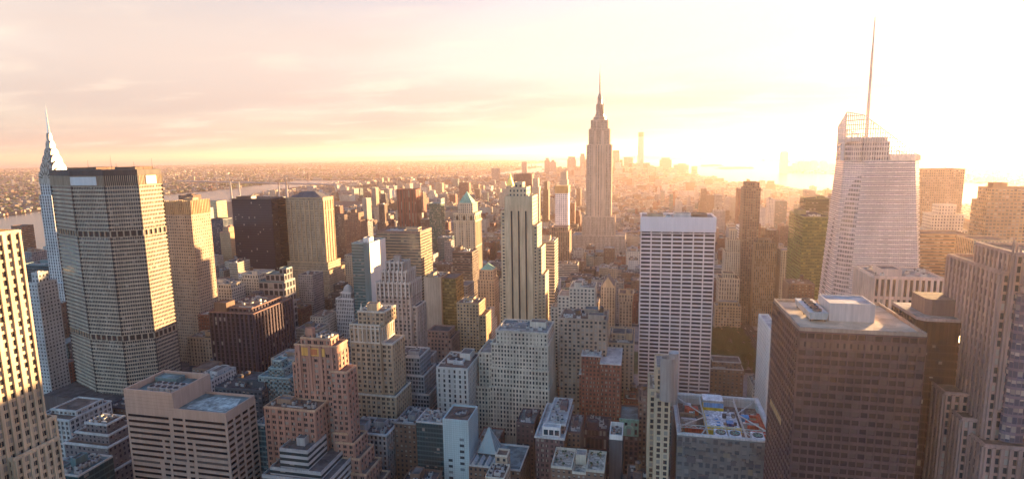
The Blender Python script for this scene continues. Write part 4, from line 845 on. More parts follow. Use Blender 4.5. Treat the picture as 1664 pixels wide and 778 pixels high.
# dark bronze tower
def bronze_tower_builder():
    x0, x1, y0, y1, H = 66.7, 115, 259.9, 309.5, 180
    root = T('bronze_office_tower', 'huge dark bronze flat-topped office tower with horizontal window bands', [(x0, x1, y0, y1, 0, H)], BRONZE, BRONZE_F, 'dark bronze tower', 3.0, 3.75, rel=(3.3, 3.75, .16, .40, .45, .35), faces='NE', roof='brown', rim=plain('bronze_rim', (.30, .22, .17)), ph=1.6,
        glass=winglass('bronze_glass', (.03, .023, .027), .2, (.10, .075, .075), .12, .03))
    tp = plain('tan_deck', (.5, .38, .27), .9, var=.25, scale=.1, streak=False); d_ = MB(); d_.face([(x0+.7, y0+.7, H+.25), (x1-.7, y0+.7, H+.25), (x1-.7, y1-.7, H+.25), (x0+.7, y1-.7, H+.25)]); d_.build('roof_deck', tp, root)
    hutbox(root, 83, 101.5, 277, 294, H+.25, H+8.4, plain('plant_house', (.52, .44, .40), .8), ROOF['white'], 'plant_house')
    c_ = MB(); c_.prism([(74.5, 274), (81.5, 274), (81.5, 299), (74.5, 299)], H+1.4, H+4.6, 0, 0, P1=[(74, 273.5), (82, 273.5), (82, 299.5), (74, 299.5)]); ct = c_.build('cooling_tower', DUCT, root)
    for q in range(5):
        f_ = MB(); f_.lathe(78, 277+q*4.7, [(1.9, H+4.6), (1.9, H+5.6), (1.6, H+5.6), (1.6, H+4.8)], 14, 0); f_.build('fan', STEEL, ct)
    lg = MB()
    for x in (75, 81):
        for y in (275, 286, 298): lg.beam((x, y, H), (x, y, H+1.6), .25)
    lg.build('stand', STEEL, ct)
    pl_, pg_, gg_ = plain('pale_louvre', (.62, .52, .45), .4), plain('plant_grille', (.11, .075, .065)), plain('pale_grille', (.52, .38, .2))
    for j in range(12): q = MB(); q.obox((x0, y0), (1, 0), 6+j*2.75, 8.0+j*2.75, .47, .52, 101.2, 103.0, 0); q.build('pale_louvre', pl_, root)
    for i in range(19): q = MB(); q.obox((x0, y0), (1, 0), .4+i*2.55, 2.1+i*2.55, .47, .52, 172.6, 175.6, 0); q.build('plant_grille', pg_, root)
    for i in range(12): q = MB(); q.obox((x0, y1), (0, -1), 7+i*2.0, 8.3+i*2.0, .47, .52, 128, 131, 0); q.build('gilded_grille', gg_, root)
bronze_tower_builder()
def dark25():
    P = [(124, 292), (127.1, 289.1), (146, 289.1), (149, 292), (149, 318), (124, 318)]
    root = empty('dark_slab_tower', (136, 303, 0)); tag(root, 'near-black slab tower with an octagonal plant house, behind the dark bronze tower', 'skyscraper'); reg(122, 150, 288, 319, 180, 'near-black slab tower')
    mb = MB(); mb.prism(P, 0, 168, 0, None, 1.6, 3.75); mb.prism(P, 168, 178.6, 1, None); mb.prism(P, 178.6, 180, 2, 3)
    for i in range(6):
        a, b_ = P[i], P[(i+1) % 6]; Lg = math.dist(a, b_); d = ((b_[0]-a[0])/Lg, (b_[1]-a[1])/Lg); n = max(1, round(Lg/3))
        for j in range(n+1): mb.obox(a, d, max(0, Lg*j/n-.8), min(Lg, Lg*j/n+.8), 0, .25, 168.2, 178.4, 0)
    mb.build('wall', [facade('black_f', (.036, .028, .034), (.02, .018, .024), wf=.9, hf=.8, blind=.03, tilt=.015), plain('black_recess', (.018, .015, .016)), plain('black_rim', (.3, .24, .22)), ROOF['pale']], root)
    Q = [(129, 297), (131, 294.5), (143.5, 294.5), (145.5, 297), (145.5, 310), (129, 310)]; h = MB(); h.prism(Q, 180, 187.5, 0, 1); h.build('plant_house', [plain('plant_brown', (.13, .095, .09)), ROOF['brown']], root)
    lt = plain('lamp_lit_pane', (1, .75, .3)); m_, n_, b_ = newmat('lit_window'); b_.inputs['Emission Color'].default_value = (1, .62, .2, 1); b_.inputs['Emission Strength'].default_value = 2.2; b_.inputs['Base Color'].default_value = (.3, .2, .1, 1)
    for x in (140.5, 142.8): w_ = MB(); w_.obox((x, 289.1), (1, 0), 0, 1.2, .05, .09, 169.5, 172.5, 0); w_.build('lit_window', m_, root)
dark25()
T('ribbed_block', 'pale block with tall ribs and a white penthouse beyond the dark bronze tower', [(157.8, 200.2, 437, 475, 0, 168)], plain('ribbed_stone', (.55, .43, .36)), facade('ribbed_f', (.55, .43, .36), wf=.55, hf=.9), 'ribbed pale block', 3.6, 12, rel=(3.4, 14, .42, .12, .9, .3), faces='NE', roof='pale', cl=dict(huts=1, ac=3), most=60)
# setback tower at the right edge
def granite_tower_builder():
    st = plain('rose_granite', (.31, .205, .175)); sf_ = facade('rose_f', (.31, .205, .175), wf=.45, hf=.6, span=(.2, .15, .15))
    root = T('granite_setback_tower', 'rose granite setback tower with closely spaced piers at the right edge', [(141, 200, 264.5, 306, 0, 206), (144, 198, 262.8, 290, 150, 214), (131.5, 200, 277, 300, 0, 149.5), (134.5, 200, 268, 300, 0, 142), (138, 200, 257, 280, 0, 136), (152, 200, 250, 275, 0, 132), (168, 205, 262.8, 280, 214, 224)], st, sf_, 'granite setback tower', 3.2, 3.8,
        rel=(3.1, 3.8, .46, .30, .8, .3), faces='NE', roof='brown', rim=st, corn=.3, most=100)
    b_ = MB(); b_.obox((146, 262.8), (1, 0), 0, 40, .85, 3.0, 203, 211.5, 0, back=True); b_.obox((146, 262.8), (1, 0), 0, 40, .85, 2.2, 200, 202, 0, back=True); b_.build('crown_band', st, root)
    g_ = MB(); P = [(150+4.5*math.cos(t*math.pi/8+math.pi), 262.8+4.5*math.sin(t*math.pi/8+math.pi)*.6) for t in range(9)]
    g_.prism(P, 137, 199, 0, 0, 1.6, 3.8); g_.build('glass_bay', TEALD_F if False else facade('bay_glass', (.1, .1, .13), (.05, .06, .09), wf=.85, hf=.7), root)
    f_ = MB()
    for q in range(4): f_.lathe(143.6+q*1.3, 263.5, [(.5, 206), (.5, 219-q*1.8), (.1, 221-q*1.8)], 6, 0)
    f_.build('finial', st, root)
granite_tower_builder()

# white grid slab, centre right
def grid_slab_builder():
    x0, x1, y0, y1, H = .3, 70.3, 585.5, 625, 192
    root = empty('white_grid_slab', ((x0+x1)/2, 605, 0)); tag(root, 'white slab tower gridded with wide dark windows, seven to a storey', 'skyscraper'); reg(x0, x1, y0, y1, H, 'white grid slab')
    tv = plain('travertine', (.72, .64, .62), .7, var=.05); mb = MB(); wins = []
    mb.prism(rect(x0, x1, y0, y1), 0, 176, [1, 1, 0, 1], None, 10, 3.9); mb.tier(x0-.7, x1+.7, y0-.9, y1+.7, 177.5, 190.6, 1, 2, 1, ph=1.4, t=1)
    for i in range(7):
        w_ = (x1-x0)/7; wins.append((x0+(i+.5)*w_, y0-.08, 176.8, 1, 0, w_*.86, .9))
    relief(mb, wins, (x0, y0), (x1, y0), 4.4, 176, 10, 4.0, .09, .40, .95, .55, slot=1)
    relief(mb, [], (x1, y0), (x1, y1), 4.4, 176, 10, 4.0, .9, .40, .3, .2, slot=1); relief(mb, [], (x0, y1), (x0, y0), 4.4, 176, 10, 4.0, .9, .4, .3, .2, slot=1)
    mb.obox((x0, y0), (1, 0), 0, x1-x0, 0, .6, 177.3, 177.6, 1)
    mb.build('wall', [facade('trav_f', (.72, .64, .62), wf=.86, hf=.55, blind=.05), tv, ROOF['pale']], root)
    put_windows(root, wins, winglass('slab_glass', (.03, .022, .03), .12, (.12, .1, .1), .12, .02))
    hutbox(root, 32, 48, 595, 612, 190.6, 194.2, PALE, ROOF['pale']); hutbox(root, 50, 64, 600, 618, 190.6, 193.6, BROWN, ROOF['brown'])
    hutbox(root, 6, 22, 598, 614, 190.6, 193.2, TAN, ROOF['brown']); fanbox(root, 24, 29, 592, 597, 190.6, 193)
grid_slab_builder()
# crystalline tower with the long mast
def crystal_builder():
    root = empty('crystal_tower', (215, 615, 0)); tag(root, 'tall crystal-shaped glass tower with a slanted lattice top and long mast', 'skyscraper'); reg(174, 255, 600, 655, 245, 'crystal glass tower')
    gl = facade('crystal_f', (.50, .42, .40), (.10, .085, .09), wf=.84, hf=.62, blind=.3, blindcol=(.36, .3, .28), tilt=.03, rough=.1, wrough=.35)
    B = [(170, 607), (184, 600), (258, 600), (262, 612), (262, 655), (170, 655)]
    A = [(180.5, 620), (192.5, 603), (236, 606), (244, 618), (244, 648), (182, 648)]
    mb = MB(); mb.prism(B, 0, 244, 0, 1, 1.9, 4.2, P1=A)
    for j in range(58):
        t = (j+.5)/58; P = [tuple(Vector(p)+(Vector(q)-Vector(p))*t) for p, q in zip(B, A)]; z = 244*t
        for i in (5, 0, 1, 2):
            a, b_ = P[i], P[(i+1) % 6]; Lg = math.dist(a, b_); d = ((b_[0]-a[0])/Lg, (b_[1]-a[1])/Lg); mb.obox(a, d, 0, Lg, -.3, .35, z-.6, z+.6, 2)
    mb.build('wall', [gl, ROOF['white'], plain('crystal_band', (.72, .61, .56), .4)], root)
    k = MB(); k.prism([(181, 618), (190, 604), (214, 605), (214, 640), (181, 640)], 244, 262, 0, 1, 1.9, 4.2); k.build('upper_block', [gl, ROOF['white']], root)
    h = MB(); h.box(219, 239, 613, 640, 244, 250, 0); h.build('plant_house', WHITE, root)
    # lattice screens with a slanted top
    def screen(a, b_, z0, za, zb, n):
        s_ = MB(); a = Vector((*a, 0)); b_ = Vector((*b_, 0))
        for i in range(n+1):
            t = i/n; p = a+(b_-a)*t; s_.beam((p.x, p.y, z0), (p.x, p.y, za+(zb-za)*t), .42)
        zz = z0
        while zz < max(za, zb):
            t0, t1 = 0, 1
            if za != zb:
                tx = (zz-za)/(zb-za)
                if za > zb: t1 = min(1, max(0, tx))
                else: t0 = max(0, min(1, tx))
            if t1 > t0: p, q = a+(b_-a)*t0, a+(b_-a)*t1; s_.beam((p.x, p.y, zz), (q.x, q.y, zz), .38)
            zz += 4.2
        s_.beam((a.x, a.y, za), (b_.x, b_.y, zb), .35)
        return s_.build('lattice_screen', plain('screen_white', (.66, .58, .52), .4), root)
    screen((190, 603.5), (236.5, 605.5), 244, 286, 250, 22); screen((180.5, 620), (190, 603.5), 244, 290, 286, 9); screen((236.5, 605.5), (245, 618), 244, 250, 249, 6); screen((180.5, 620), (182, 648), 244, 290, 278, 12)
    screen((182, 648), (244, 648), 244, 278, 250, 24)
    g_ = MB(); g_.box(181.5, 212, 606, 640, 262, 266, 0); g_.build('upper_deck', PALE, root)
    m_ = MB(); m_.beam((199, 622, 262), (199, 622, 300), (1.5, 1.3), n=8); m_.beam((199, 622, 300), (199, 622, 345), (1.2, .9), n=8); m_.beam((199, 622, 345), (199, 622, 375), (.8, .45), n=6); m_.build('mast', plain('mast_white', (.6, .5, .42), .5), root)
    root.location.x += 9
crystal_builder()
T('green_glass_slab', 'green glass slab with a yellow sunlit look, left of the crystal glass tower', [(191.4, 222, 756, 826, 0, 174)], plain('green_rim', (.2, .2, .1)), GREENG_F, 'green glass slab', 2.6, 3.9, roof='tar', cl=dict(huts=1, ac=1))
T('green_glass_slab', 'higher dark green glass slab right behind the yellow-green slab', [(212, 240, 832, 860, 0, 190)], plain('green_rim', (1, 1, 1)), facade('dkgreen', (.08, .09, .05), (.04, .05, .025), wf=.9, hf=.6, blind=.1), 'rear dark green slab', 2.6, 3.9, roof='tar', cl=dict(huts=1, ac=0))
T('pier_tower', 'brown tower with closely spaced golden piers beside the tree-filled square', [(160.5, 190, 880, 912, 0, 112), (161.5, 189, 881, 911, 112, 122), (167, 184, 886, 906, 122, 127)], plain('pier_stone', (.36, .235, .14)), facade('pier_f', (.36, .235, .14), wf=.5, hf=.8, span=(.1, .07, .05)), 'brown pier tower', 2.4, 3.8, rel=(2.6, 3.8, .5, .2, .8, .2), faces='NE', roof='brown', corn=.4, most=60)
T('hazy_slab_tower', 'tall hazy brown slab standing alone beyond the brown pier tower', [(145, 167.7, 895, 922, 0, 200), (147, 166, 897, 920, 200, 208)], BROWN, facade('hazy_f', (.2, .13, .09), wf=.5, hf=.6), 'lone hazy slab', 3.2, 3.7, roof='tar')
T('pink_setback_block', 'pale pink setback block between the white grid slab and the brown pier tower', [(124, 148, 905, 935, 0, 104), (127, 145, 909, 931, 104, 122), (131, 141, 913, 927, 122, 136)], LIME, LIME_F, 'pale pink setback block', 3.2, 3.6, roof='brown', cat='building')
T('beige_hall', 'beige block with arched top windows right of the white grid slab', [(112, 140, 866, 898, 0, 72), (118, 134, 872, 892, 72, 78)], LIME, facade('arch_f', (.50, .42, .31), wf=.4, hf=.75), 'beige arched hall', 3.4, 6, roof='brown', cat='building')
T('square_side_block', 'ornate brown low block on the far side of the tree-filled square', [(104, 138, 832, 852, 0, 40), (108, 134, 835, 850, 40, 45)], TAN, TAN_F, 'ornate block by the square', 3.6, 4, rel=(3.6, 4.2, .45, .4, .4, .2), faces='N', roof='pale', cat='building', corn=.5, most=40)
T('banded_white_slab', 'narrow white banded slab beyond the brown pier tower', [(150, 168, 960, 985, 0, 136)], WHITE, facade('whiteband', (.66, .62, .58), wf=1, hf=.42), 'narrow white banded slab', 3, 4.2, roof='white')
T('tall_pale_block', 'pale gridded block right of the brown pier tower', [(196, 214, 880, 905, 0, 112)], LIME, LIME_F, 'pale gridded block', 3, 3.7, roof='pale', cat='building')
T('long_low_block', 'long low stone block with terraced roof between the white grid and thin white slabs', [(71.5, 104, 596, 622, 0, 36), (74, 102, 600, 618, 36, 42)], GREY, BROWN_F, 'long terraced low block', 4, 4, roof='brown', rim=PALE, cat='building', cl=dict(tier=0, huts=0, ac=3))
T('big_hazy_tower', 'very broad hazy tower right behind the crystal glass tower', [(432, 490, 1039, 1075, 0, 220)], BROWN, facade('hazyb', (.22, .15, .1), wf=.6, hf=.6), 'very broad hazy tower', 3, 3.8, roof='tar')
T('brown_band_tower', 'broad brown banded block right of the crystal glass tower', [(335, 387, 796, 830, 0, 150)], BROWN, facade('hazyc', (.2, .13, .09), wf=1, hf=.5, blind=.4), 'broad brown banded block', 3, 3.8, roof='tar')
T('stepped_white_tower', 'pale stepped block in the haze above the broad brown banded block', [(366, 412, 853, 885, 0, 148), (371, 408, 856, 882, 148, 168), (380, 400, 860, 878, 168, 180)], CREAM, CREAM_F, 'pale stepped hazy block', 3.4, 3.7, roof='pale')
T('right_hazy_tower', 'hazy tower with a diagonal braced top at the right edge', [(368, 425, 729, 760, 0, 196), (372, 425, 732, 758, 196, 210)], BROWN, facade('hazyd', (.24, .16, .1), wf=.7, hf=.6, blind=.3), 'braced hazy tower', 3.6, 3.8, roof='tar', cl=dict(huts=1, ac=0))
T('right_pier_tower', 'hazy pier tower just left of the granite setback tower', [(300, 332, 610, 640, 0, 170)], TAN, facade('hazye', (.34, .23, .15), wf=.5, hf=.6, span=(.12, .09, .07)), 'hazy pier tower', 3, 3.8, roof='tar')
# white pier tower
def striped_tower_builder():
    root = T('white_pier_tower', 'cream art deco tower with three dark vertical stripes and stepped golden side', [
        (-139.8, -110, 592, 622, 0, 210), (-136, -117, 596, 618, 210, 219), (-131, -122, 600, 614, 219, 224), (-145.2, -139.8, 596, 620, 0, 194), (-110, -105.5, 594, 622, 0, 180), (-105.5, -101.5, 596, 622, 0, 156), (-101.5, -98, 598, 622, 0, 127), (-148, -145.2, 598, 618, 0, 120)],
        plain('cream_deco', (.58, .44, .28)), facade('cream_deco_f', (.58, .44, .28), wf=.42, hf=.5), 'cream striped tower', 3.6, 3.6, rel=None, roof='brown', ph=1.6, cl=dict(tier=0, huts=0, ac=2))
    w_ = MB(); w_.obox((-139.8, 592), (1, 0), .02, 29.78, 0, .35, 0, 211.5, 0); w_.build('blank_front', MATS['cream_deco'], root)
    for i, a in enumerate((6.6, 14.2, 21.8)):
        s_ = MB(); s_.obox((-139.8, 592), (1, 0), a, a+1.7, .36, .42, 4, 196, 0); s_.build('window_stripe', facade('stripe_glass', (.03, .03, .035), (.02, .02, .025), wf=.95, hf=.6, blind=.1), root)
        for e in (-.9, 2.0): p_ = MB(); p_.obox((-139.8, 592), (1, 0), a+e, a+e+.7, .36, .9, 0, 202, 0); p_.build('pier', MATS['cream_deco'], root)
striped_tower_builder()
T('white_cap_block', 'cream roof blocks stepped below the cream striped tower', [(-150, -96, 560, 590, 0, 60)], CREAM, CREAM_F, 'stepped cream base block', 3.6, 3.7, roof='pale', cat='building', cl=dict(huts=2, ac=2))
# gold pyramid
def pyramid_tower(name, label, x0, x1, y0, y1, z, peak, wall, fac, cap, ref, steps=()):
    root = T(name, label, [(x0, x1, y0, y1, 0, z)]+list(steps), wall, fac, ref, 3.6, 3.7)
    cx, cy_ = (x0+x1)/2, (y0+y1)/2; zz = max([z]+[s_[5] for s_ in steps])+1.0; hw = (steps[-1][1]-steps[-1][0])/2*.92 if steps else (x1-x0)/2*.92
    p_ = MB(); p_.lathe(cx, cy_, [(hw*1.4142, zz), (hw*.5, zz+(peak-zz)*.62), (0, peak)], 4, 0, ph=math.pi/4); p_.build('pyramid_roof', cap, root); return root
pyramid_tower('gold_pyramid_tower', 'distant tower with a gold pyramid roof behind the cream striped tower', -435, -397, 1830, 1868, 140, 187, LIME, LIME_F, GOLD, 'gold pyramid tower', [(-428, -404, 1837, 1861, 140, 148)])
gct = pyramid_tower('gold_copper_tower', 'golden sunlit tower with a green copper pyramid roof', -286, -252, 864, 900, 163, 197, LIME, LIME_F, COPPER, 'green-pyramid gold tower', [(-280, -256, 868, 896, 163, 178)])
pb = MB()
for p, d, Lg in (((-286, 864), (1, 0), 34), ((-252, 864), (0, 1), 36)):
    for i in range(7): pb.obox(p, d, max(0, Lg*i/6-.7), min(Lg, Lg*i/6+.7), 0, .8, 0, 150, 0)
    pb.obox(p, d, -.8, Lg+.8, 0, 1.6, 150, 152.5, 0); pb.obox(p, d, -.6, Lg+.6, 0, 1.3, 161.5, 164.3, 0); pb.obox(p, d, .1, Lg-.1, 0, .9, 110, 111.5, 0)
pb.build('pilasters', LIME, gct)
for p, d, Lg in (((-286, 864), (1, 0), 34), ((-252, 864), (0, 1), 36)):
    for i in range(3):
        am = MB(); c = Lg*(i+.5)/3; nx, ny = d[1], -d[0]; pts = [(-2, 153), (2, 153)]+[(2*math.cos(t*math.pi/6), 157.5+2.4*math.sin(t*math.pi/6)) for t in range(7)]
        am.face([(p[0]+d[0]*(c+a)+nx*.12, p[1]+d[1]*(c+a)+ny*.12, z) for a, z in pts]); am.build('arched_window', GLD, gct)
pyramid_tower('green_hip_tower', 'brown tower with a pale green hipped roof right of the brown slab', -202, -180, 699, 722, 96, 117, TAN, TAN_F, COPPER, 'green-hipped tower', [(-200, -182, 701, 720, 96, 108)])
T('brown_slab', 'dark brown office slab below the green-pyramid gold tower', [(-255, -226.5, 760, 790, 0, 120)], BROWN, facade('brslab', (.13, .09, .07), wf=1, hf=.5, blind=.2), 'dark brown slab', 3, 3.7, roof='brown', cl=dict(huts=1, ac=2))
T('teal_white_office', 'teal glass office with a white sunlit blank side', [(-347.7, -324, 648, 694, 0, 148)], WHITE, facade('twf', (.12, .22, .22), (.03, .10, .11), wf=1.0, hf=.62, blind=.12, rough=.05, tilt=.02), 'teal and white office', 3, 3.8, rel=None, roof='pale', rim=plain('teal_rim', (.3, .4, .38)), cl=dict(huts=1, ac=1))
def sidewall():
    o = [x for x in bpy.data.objects if x.get('label', '').startswith('teal glass office with a white')][0]
    w_ = MB(); w_.obox((-324, 648), (0, 1), .02, 45.9, 0, .3, 0, 149, 0); w_.build('blank_side', plain('white_wall', (.7, .68, .62), var=.06), o)
    w_ = MB(); w_.obox((-347.7, 648), (1, 0), 16, 23.6, 0, .35, 0, 149, 0); w_.build('corner_strip', TEAL, o)
sidewall()
T('bronze_glass_slab', 'wide tan slab with long reflective window bands behind the teal and white office', [(-353, -289, 728, 772, 0, 150)], TAN, facade('mirror_band', (.34, .26, .18), (.10, .105, .09), wf=1.0, hf=.6, blind=.15, blindcol=(.4, .33, .2), tilt=.05, rough=.05), 'wide tan banded slab', 4, 4.1, roof='white', rim=plain('brown_trim', (1, 1, 1)), ph=3.5, cl=dict(huts=2, ac=2))
T('beige_blank_block', 'beige block with a tall blank wall and golden side, right of the fluted crown tower', [(-247, -226, 628, 660, 0, 113)], TAN, plain('beige_blank', (.42, .325, .24)), 'beige blank-walled block', roof='brown', cl=dict(huts=1, ac=1), cat='building')
T('gold_glass_block', 'narrow gold-lit glass block right of the beige blank-walled block', [(-225.8, -209, 632, 662, 0, 112)], BROWN, facade('goldgl', (.16, .12, .06), (.10, .08, .03), wf=.9, hf=.7, blind=.3, blindcol=(.35, .26, .1)), 'narrow gold glass block', 2.6, 3.7, roof='brown', cat='building')
T('mansard_block', 'brown mansard-roofed block below the beige blank-walled block', [(-224, -193, 563, 590, 0, 62), (-220, -197, 566, 587, 62, 69)], plain('mansard_stone', (.28, .19, .16)), BROWN_F, 'brown mansard block', 3.6, 4, rel=(3.8, 4.2, .45, .4, .35, .2), faces='NW', roof='tar', corn=.6, cat='building', most=40)
T('tan_slim_block', 'slim tan block with golden edges left of the cream striped tower', [(-196, -171, 593.5, 620, 0, 93), (-170.9, -164, 596, 618, 0, 80)], BUFF, BUFF_F, 'slim tan block', 3.2, 3.6, rel=(3.4, 3.6, .45, .45, .4, .2), faces='NW', roof='brown', corn=.4, cl=dict(huts=1, ac=1), cat='building', most=50)
# far left group
T('fluted_tower', 'tan tower with golden fluted top right beside the octagonal tower', [(-532, -498, 562, 592, 0, 205, {'head': 12})], TAN, facade('fluted_f', (.37, .28, .20), wf=.45, hf=.5), 'tan fluted tower', 3.0, 3.6, roof='brown', ph=1.5, cl=dict(huts=1, ac=0))
def flutes():
    o = [x for x in bpy.data.objects if x.name == 'fluted_tower'][0]; f_ = MB()
    for p, d, Lg in (((-532, 562), (1, 0), 34), ((-498, 562), (0, 1), 30)):
        n = round(Lg/2.4)
        for i in range(n+1): f_.obox(p, d, max(0, Lg*i/n-.5), min(Lg, Lg*i/n+.5), 0, .9, 192, 208, 0)
    f_.build('fluted_crown', BUFF, o)
flutes()
T('black_glass_tower', 'black glass tower with chamfered corner, tallest dark block left of centre', [(-625.6, -556, 792, 830, 0, 190)], DARK, NAVY_F, 'black glass tower', 2.0, 3.8, roof='tar', rim=DARK, cl=dict(huts=1, ac=0))
def gold_tower():
    root = T('gold_stone_tower', 'broad gold-lit stone tower with a low dark hip roof', [(-548.5, -484, 819, 850, 0, 190), (-556, -476, 812, 860, 0, 76), (-552, -480, 816, 855, 76, 88)], BUFF, facade('goldst', (.45, .35, .23), wf=.5, hf=.6, pair=2, span=(.30, .23, .15)), 'broad gold stone tower', 4.2, 3.7, rel=None, roof='tar', corn=.7)
    r_ = MB(); P = rect(-545, -488, 822, 848); Q = rect(-525, -505, 832, 838); r_.prism(P, 191, 200, 0, 0, P1=Q); r_.build('hip_roof', plain('slate', (.1, .1, .11)), root)
    pb = MB()
    for p, d, Lg in (((-548.5, 819), (1, 0), 64.5), ((-484, 819), (0, 1), 31)):
        n = round(Lg/8)
        for i in range(n+1): pb.obox(p, d, max(0, Lg*i/n-.8), min(Lg, Lg*i/n+.8), 0, .8, 88, 186, 0)
        pb.obox(p, d, .05, Lg-.05, 0, .9, 170, 171.2, 0)
    pb.build('pilasters', BUFF, root)
gold_tower()
T('pale_glass_block', 'pale green glass block lit white, right of the tan fluted tower', [(-914, -875, 1021, 1050, 0, 150)], PALE, facade('palegl', (.42, .45, .40), (.14, .19, .17), wf=.8, hf=.5), 'pale green glass block', 3, 3.8, roof='pale')
T('navy_slab', 'navy window-gridded slab left of the black glass tower', [(-794, -759, 933, 958, 0, 140)], DARK, facade('navyslab', (.05, .07, .10), (.015, .025, .04), wf=.6, hf=.6, blind=.25), 'navy gridded slab', 3, 3.6, roof='tar')
T('gold_apartment_tower', 'slim golden brick apartment tower just left of the black glass tower', [(-746, -724.5, 906, 930, 0, 120), (-742, -730, 910, 926, 120, 128)], ORANGE, facade('goldapt', (.45, .30, .17), wf=.5, hf=.45, pair=2), 'slim golden apartments', 3, 3.4, roof='brown', cl=dict(huts=1, ac=0))
T('yellow_slab', 'wide yellow sunlit slab beyond the pale green glass block', [(-1033, -982, 1191, 1225, 0, 150)], plain('yellow_stone', (.5, .42, .25)), facade('yellowsl', (.5, .42, .25), wf=.5, hf=.45), 'wide yellow slab', 3.4, 3.5, roof='pale')
T('brown_apartment_slab', 'brown apartment slab with golden edge above the tan fluted tower', [(-1080, -1039, 1184, 1210, 0, 165)], BROWN, BROWN_F, 'brown apartment slab', 3.4, 3.5, roof='brown', cl=dict(huts=1, ac=0))
T('brown_brick_tower', 'brown tower with a pinnacled crown right of the broad gold stone tower', [(-552, -519, 1006, 1036, 0, 132), (-547, -524, 1010, 1032, 132, 146)], BROWN, facade('pinn_f', (.22, .13, .09), wf=.45, hf=.5), 'pinnacled brown tower', 3.2, 3.6, roof='brown', cl=dict(huts=1, ac=0))
T('brown_slab_tower', 'plain dark brown slab between the broad gold stone tower and the pinnacled tower', [(-600, -570, 1040, 1066, 0, 138)], BROWN, facade('dkb', (.12, .08, .07), wf=.6, hf=.5), 'plain dark brown slab', 3.2, 3.6, roof='tar')
T('domed_white_block', 'small white block with a colonnade and round dome left of the teal and white office', [(-372, -348, 645, 668, 0, 78), (-367, -353, 649, 664, 78, 85)], WHITE, facade('domef', (.5, .5, .48), wf=.5, hf=.7), 'domed white block', 2.4, 5, roof='pale', cat='building')
def dome():
    o = [x for x in bpy.data.objects if x.name == 'domed_white_block'][0]; d_ = MB(); d_.lathe(-360, 656, [(6, 85), (6, 87), (5.4, 90), (3.6, 93), (1.2, 94.6), (0, 95)], 16, 0); d_.build('dome', PALE, o)
dome()
def red_tower():
    root = T('red_tower', 'red brown tower with vertical stripes standing alone beyond the wide tan slab', [(-591, -541, 1346, 1380, 0, 168)], plain('red_tower_brick', (.26, .075, .05)), facade('redt', (.26, .075, .05), wf=.5, hf=.9, span=(.1, .05, .05)), 'striped red tower', 4, 30, rel=None, roof='tar')
    f_ = MB()
    for i in range(8): f_.obox((-591, 1346), (1, 0), max(0, 50*i/7-1.3), min(50, 50*i/7+1.3), 0, 1.4, 0, 169, 0)
    f_.build('fins', MATS['red_tower_brick'], root)
red_tower()
T('green_slab', 'small green glass slab right of the striped red tower', [(-444, -417.5, 1176, 1200, 0, 150)], TEAL, facade('greensl', (.06, .15, .12), (.02, .06, .05), wf=.8, hf=.7), 'small green slab', 3, 3.7, roof='teal')
T('brown_hulk', 'broad plain brown block behind the cream striped tower', [(-396, -338, 1812, 1850, 0, 186)], plain('hulk', (.2, .1, .085)), facade('hulkf', (.2, .1, .085), wf=.5, hf=.4, blind=.1), 'broad plain brown block', 3.4, 3.8, roof='tar')
T('white_lattice_tower', 'white gridded tower with a golden ribbed cap left of the great spired skyscraper', [(-215, -182, 1474, 1510, 0, 150)], WHITE, facade('lattice_f', (.78, .72, .68), wf=.5, hf=.5, blind=.3), 'white gridded tower', 4.4, 5, roof='pale')
def cap14():
    o = [x for x in bpy.data.objects if x.name == 'white_lattice_tower'][0]; c_ = MB(); c_.box(-216, -181, 1473, 1511, 151.2, 170, 0)
    for i in range(13): c_.obox((-216, 1473), (1, 0), max(0, 35*i/12-.6), min(35, 35*i/12+.6), 0, 1.0, 151.2, 171, 0)
    c_.build('ribbed_cap', plain('gold_rib', (.55, .36, .16)), o)
cap14()
T('tan_banded_block', 'tan banded office right behind the cream striped tower', [(-138, -110.5, 750.5, 785, 0, 139)], TAN, BAND_F, 'tan banded office', 3.4, 4.0, roof='pale', cl=dict(huts=1, ac=1))
T('brick_penthouse_tower', 'brown tower with a ribbed brick penthouse below the white gridded tower', [(-171, -133, 1099, 1135, 0, 104), (-168, -136, 1102, 1132, 104, 112)], ORANGE, facade('bpt', (.28, .17, .1), wf=.5, hf=.7, span=(.15, .1, .07)), 'ribbed brick tower', 3.4, 3.7, roof='brown')
for (nm, lb, x0, x1, y0, y1, h, m_) in (
   ('slim_gold_tower', 'slim gold-lit tower with a thin spire right of the broad plain brown block', -318, -296, 1700, 1730, 178, 'LIME'), ('slim_gold_tower', 'slim dark gold tower farthest of the pair beside the brown block', -292, -276, 1750, 1780, 165, 'BROWN'),
   ('slim_gold_tower', 'taller gold tower left above the white gridded tower', -262, -236, 1900, 1930, 190, 'LIME'), ('slim_gold_tower', 'short gold tower just left of the white gridded tower', -240, -222, 1640, 1670, 150, 'BUFF')):
    T(nm, lb, [(x0, x1, y0, y1, 0, h*.86), (x0+3, x1-3, y0+3, y1-3, h*.86, h)], globals()[m_], globals()[m_+'_F'], None, 3.2, 3.6, roof='brown')
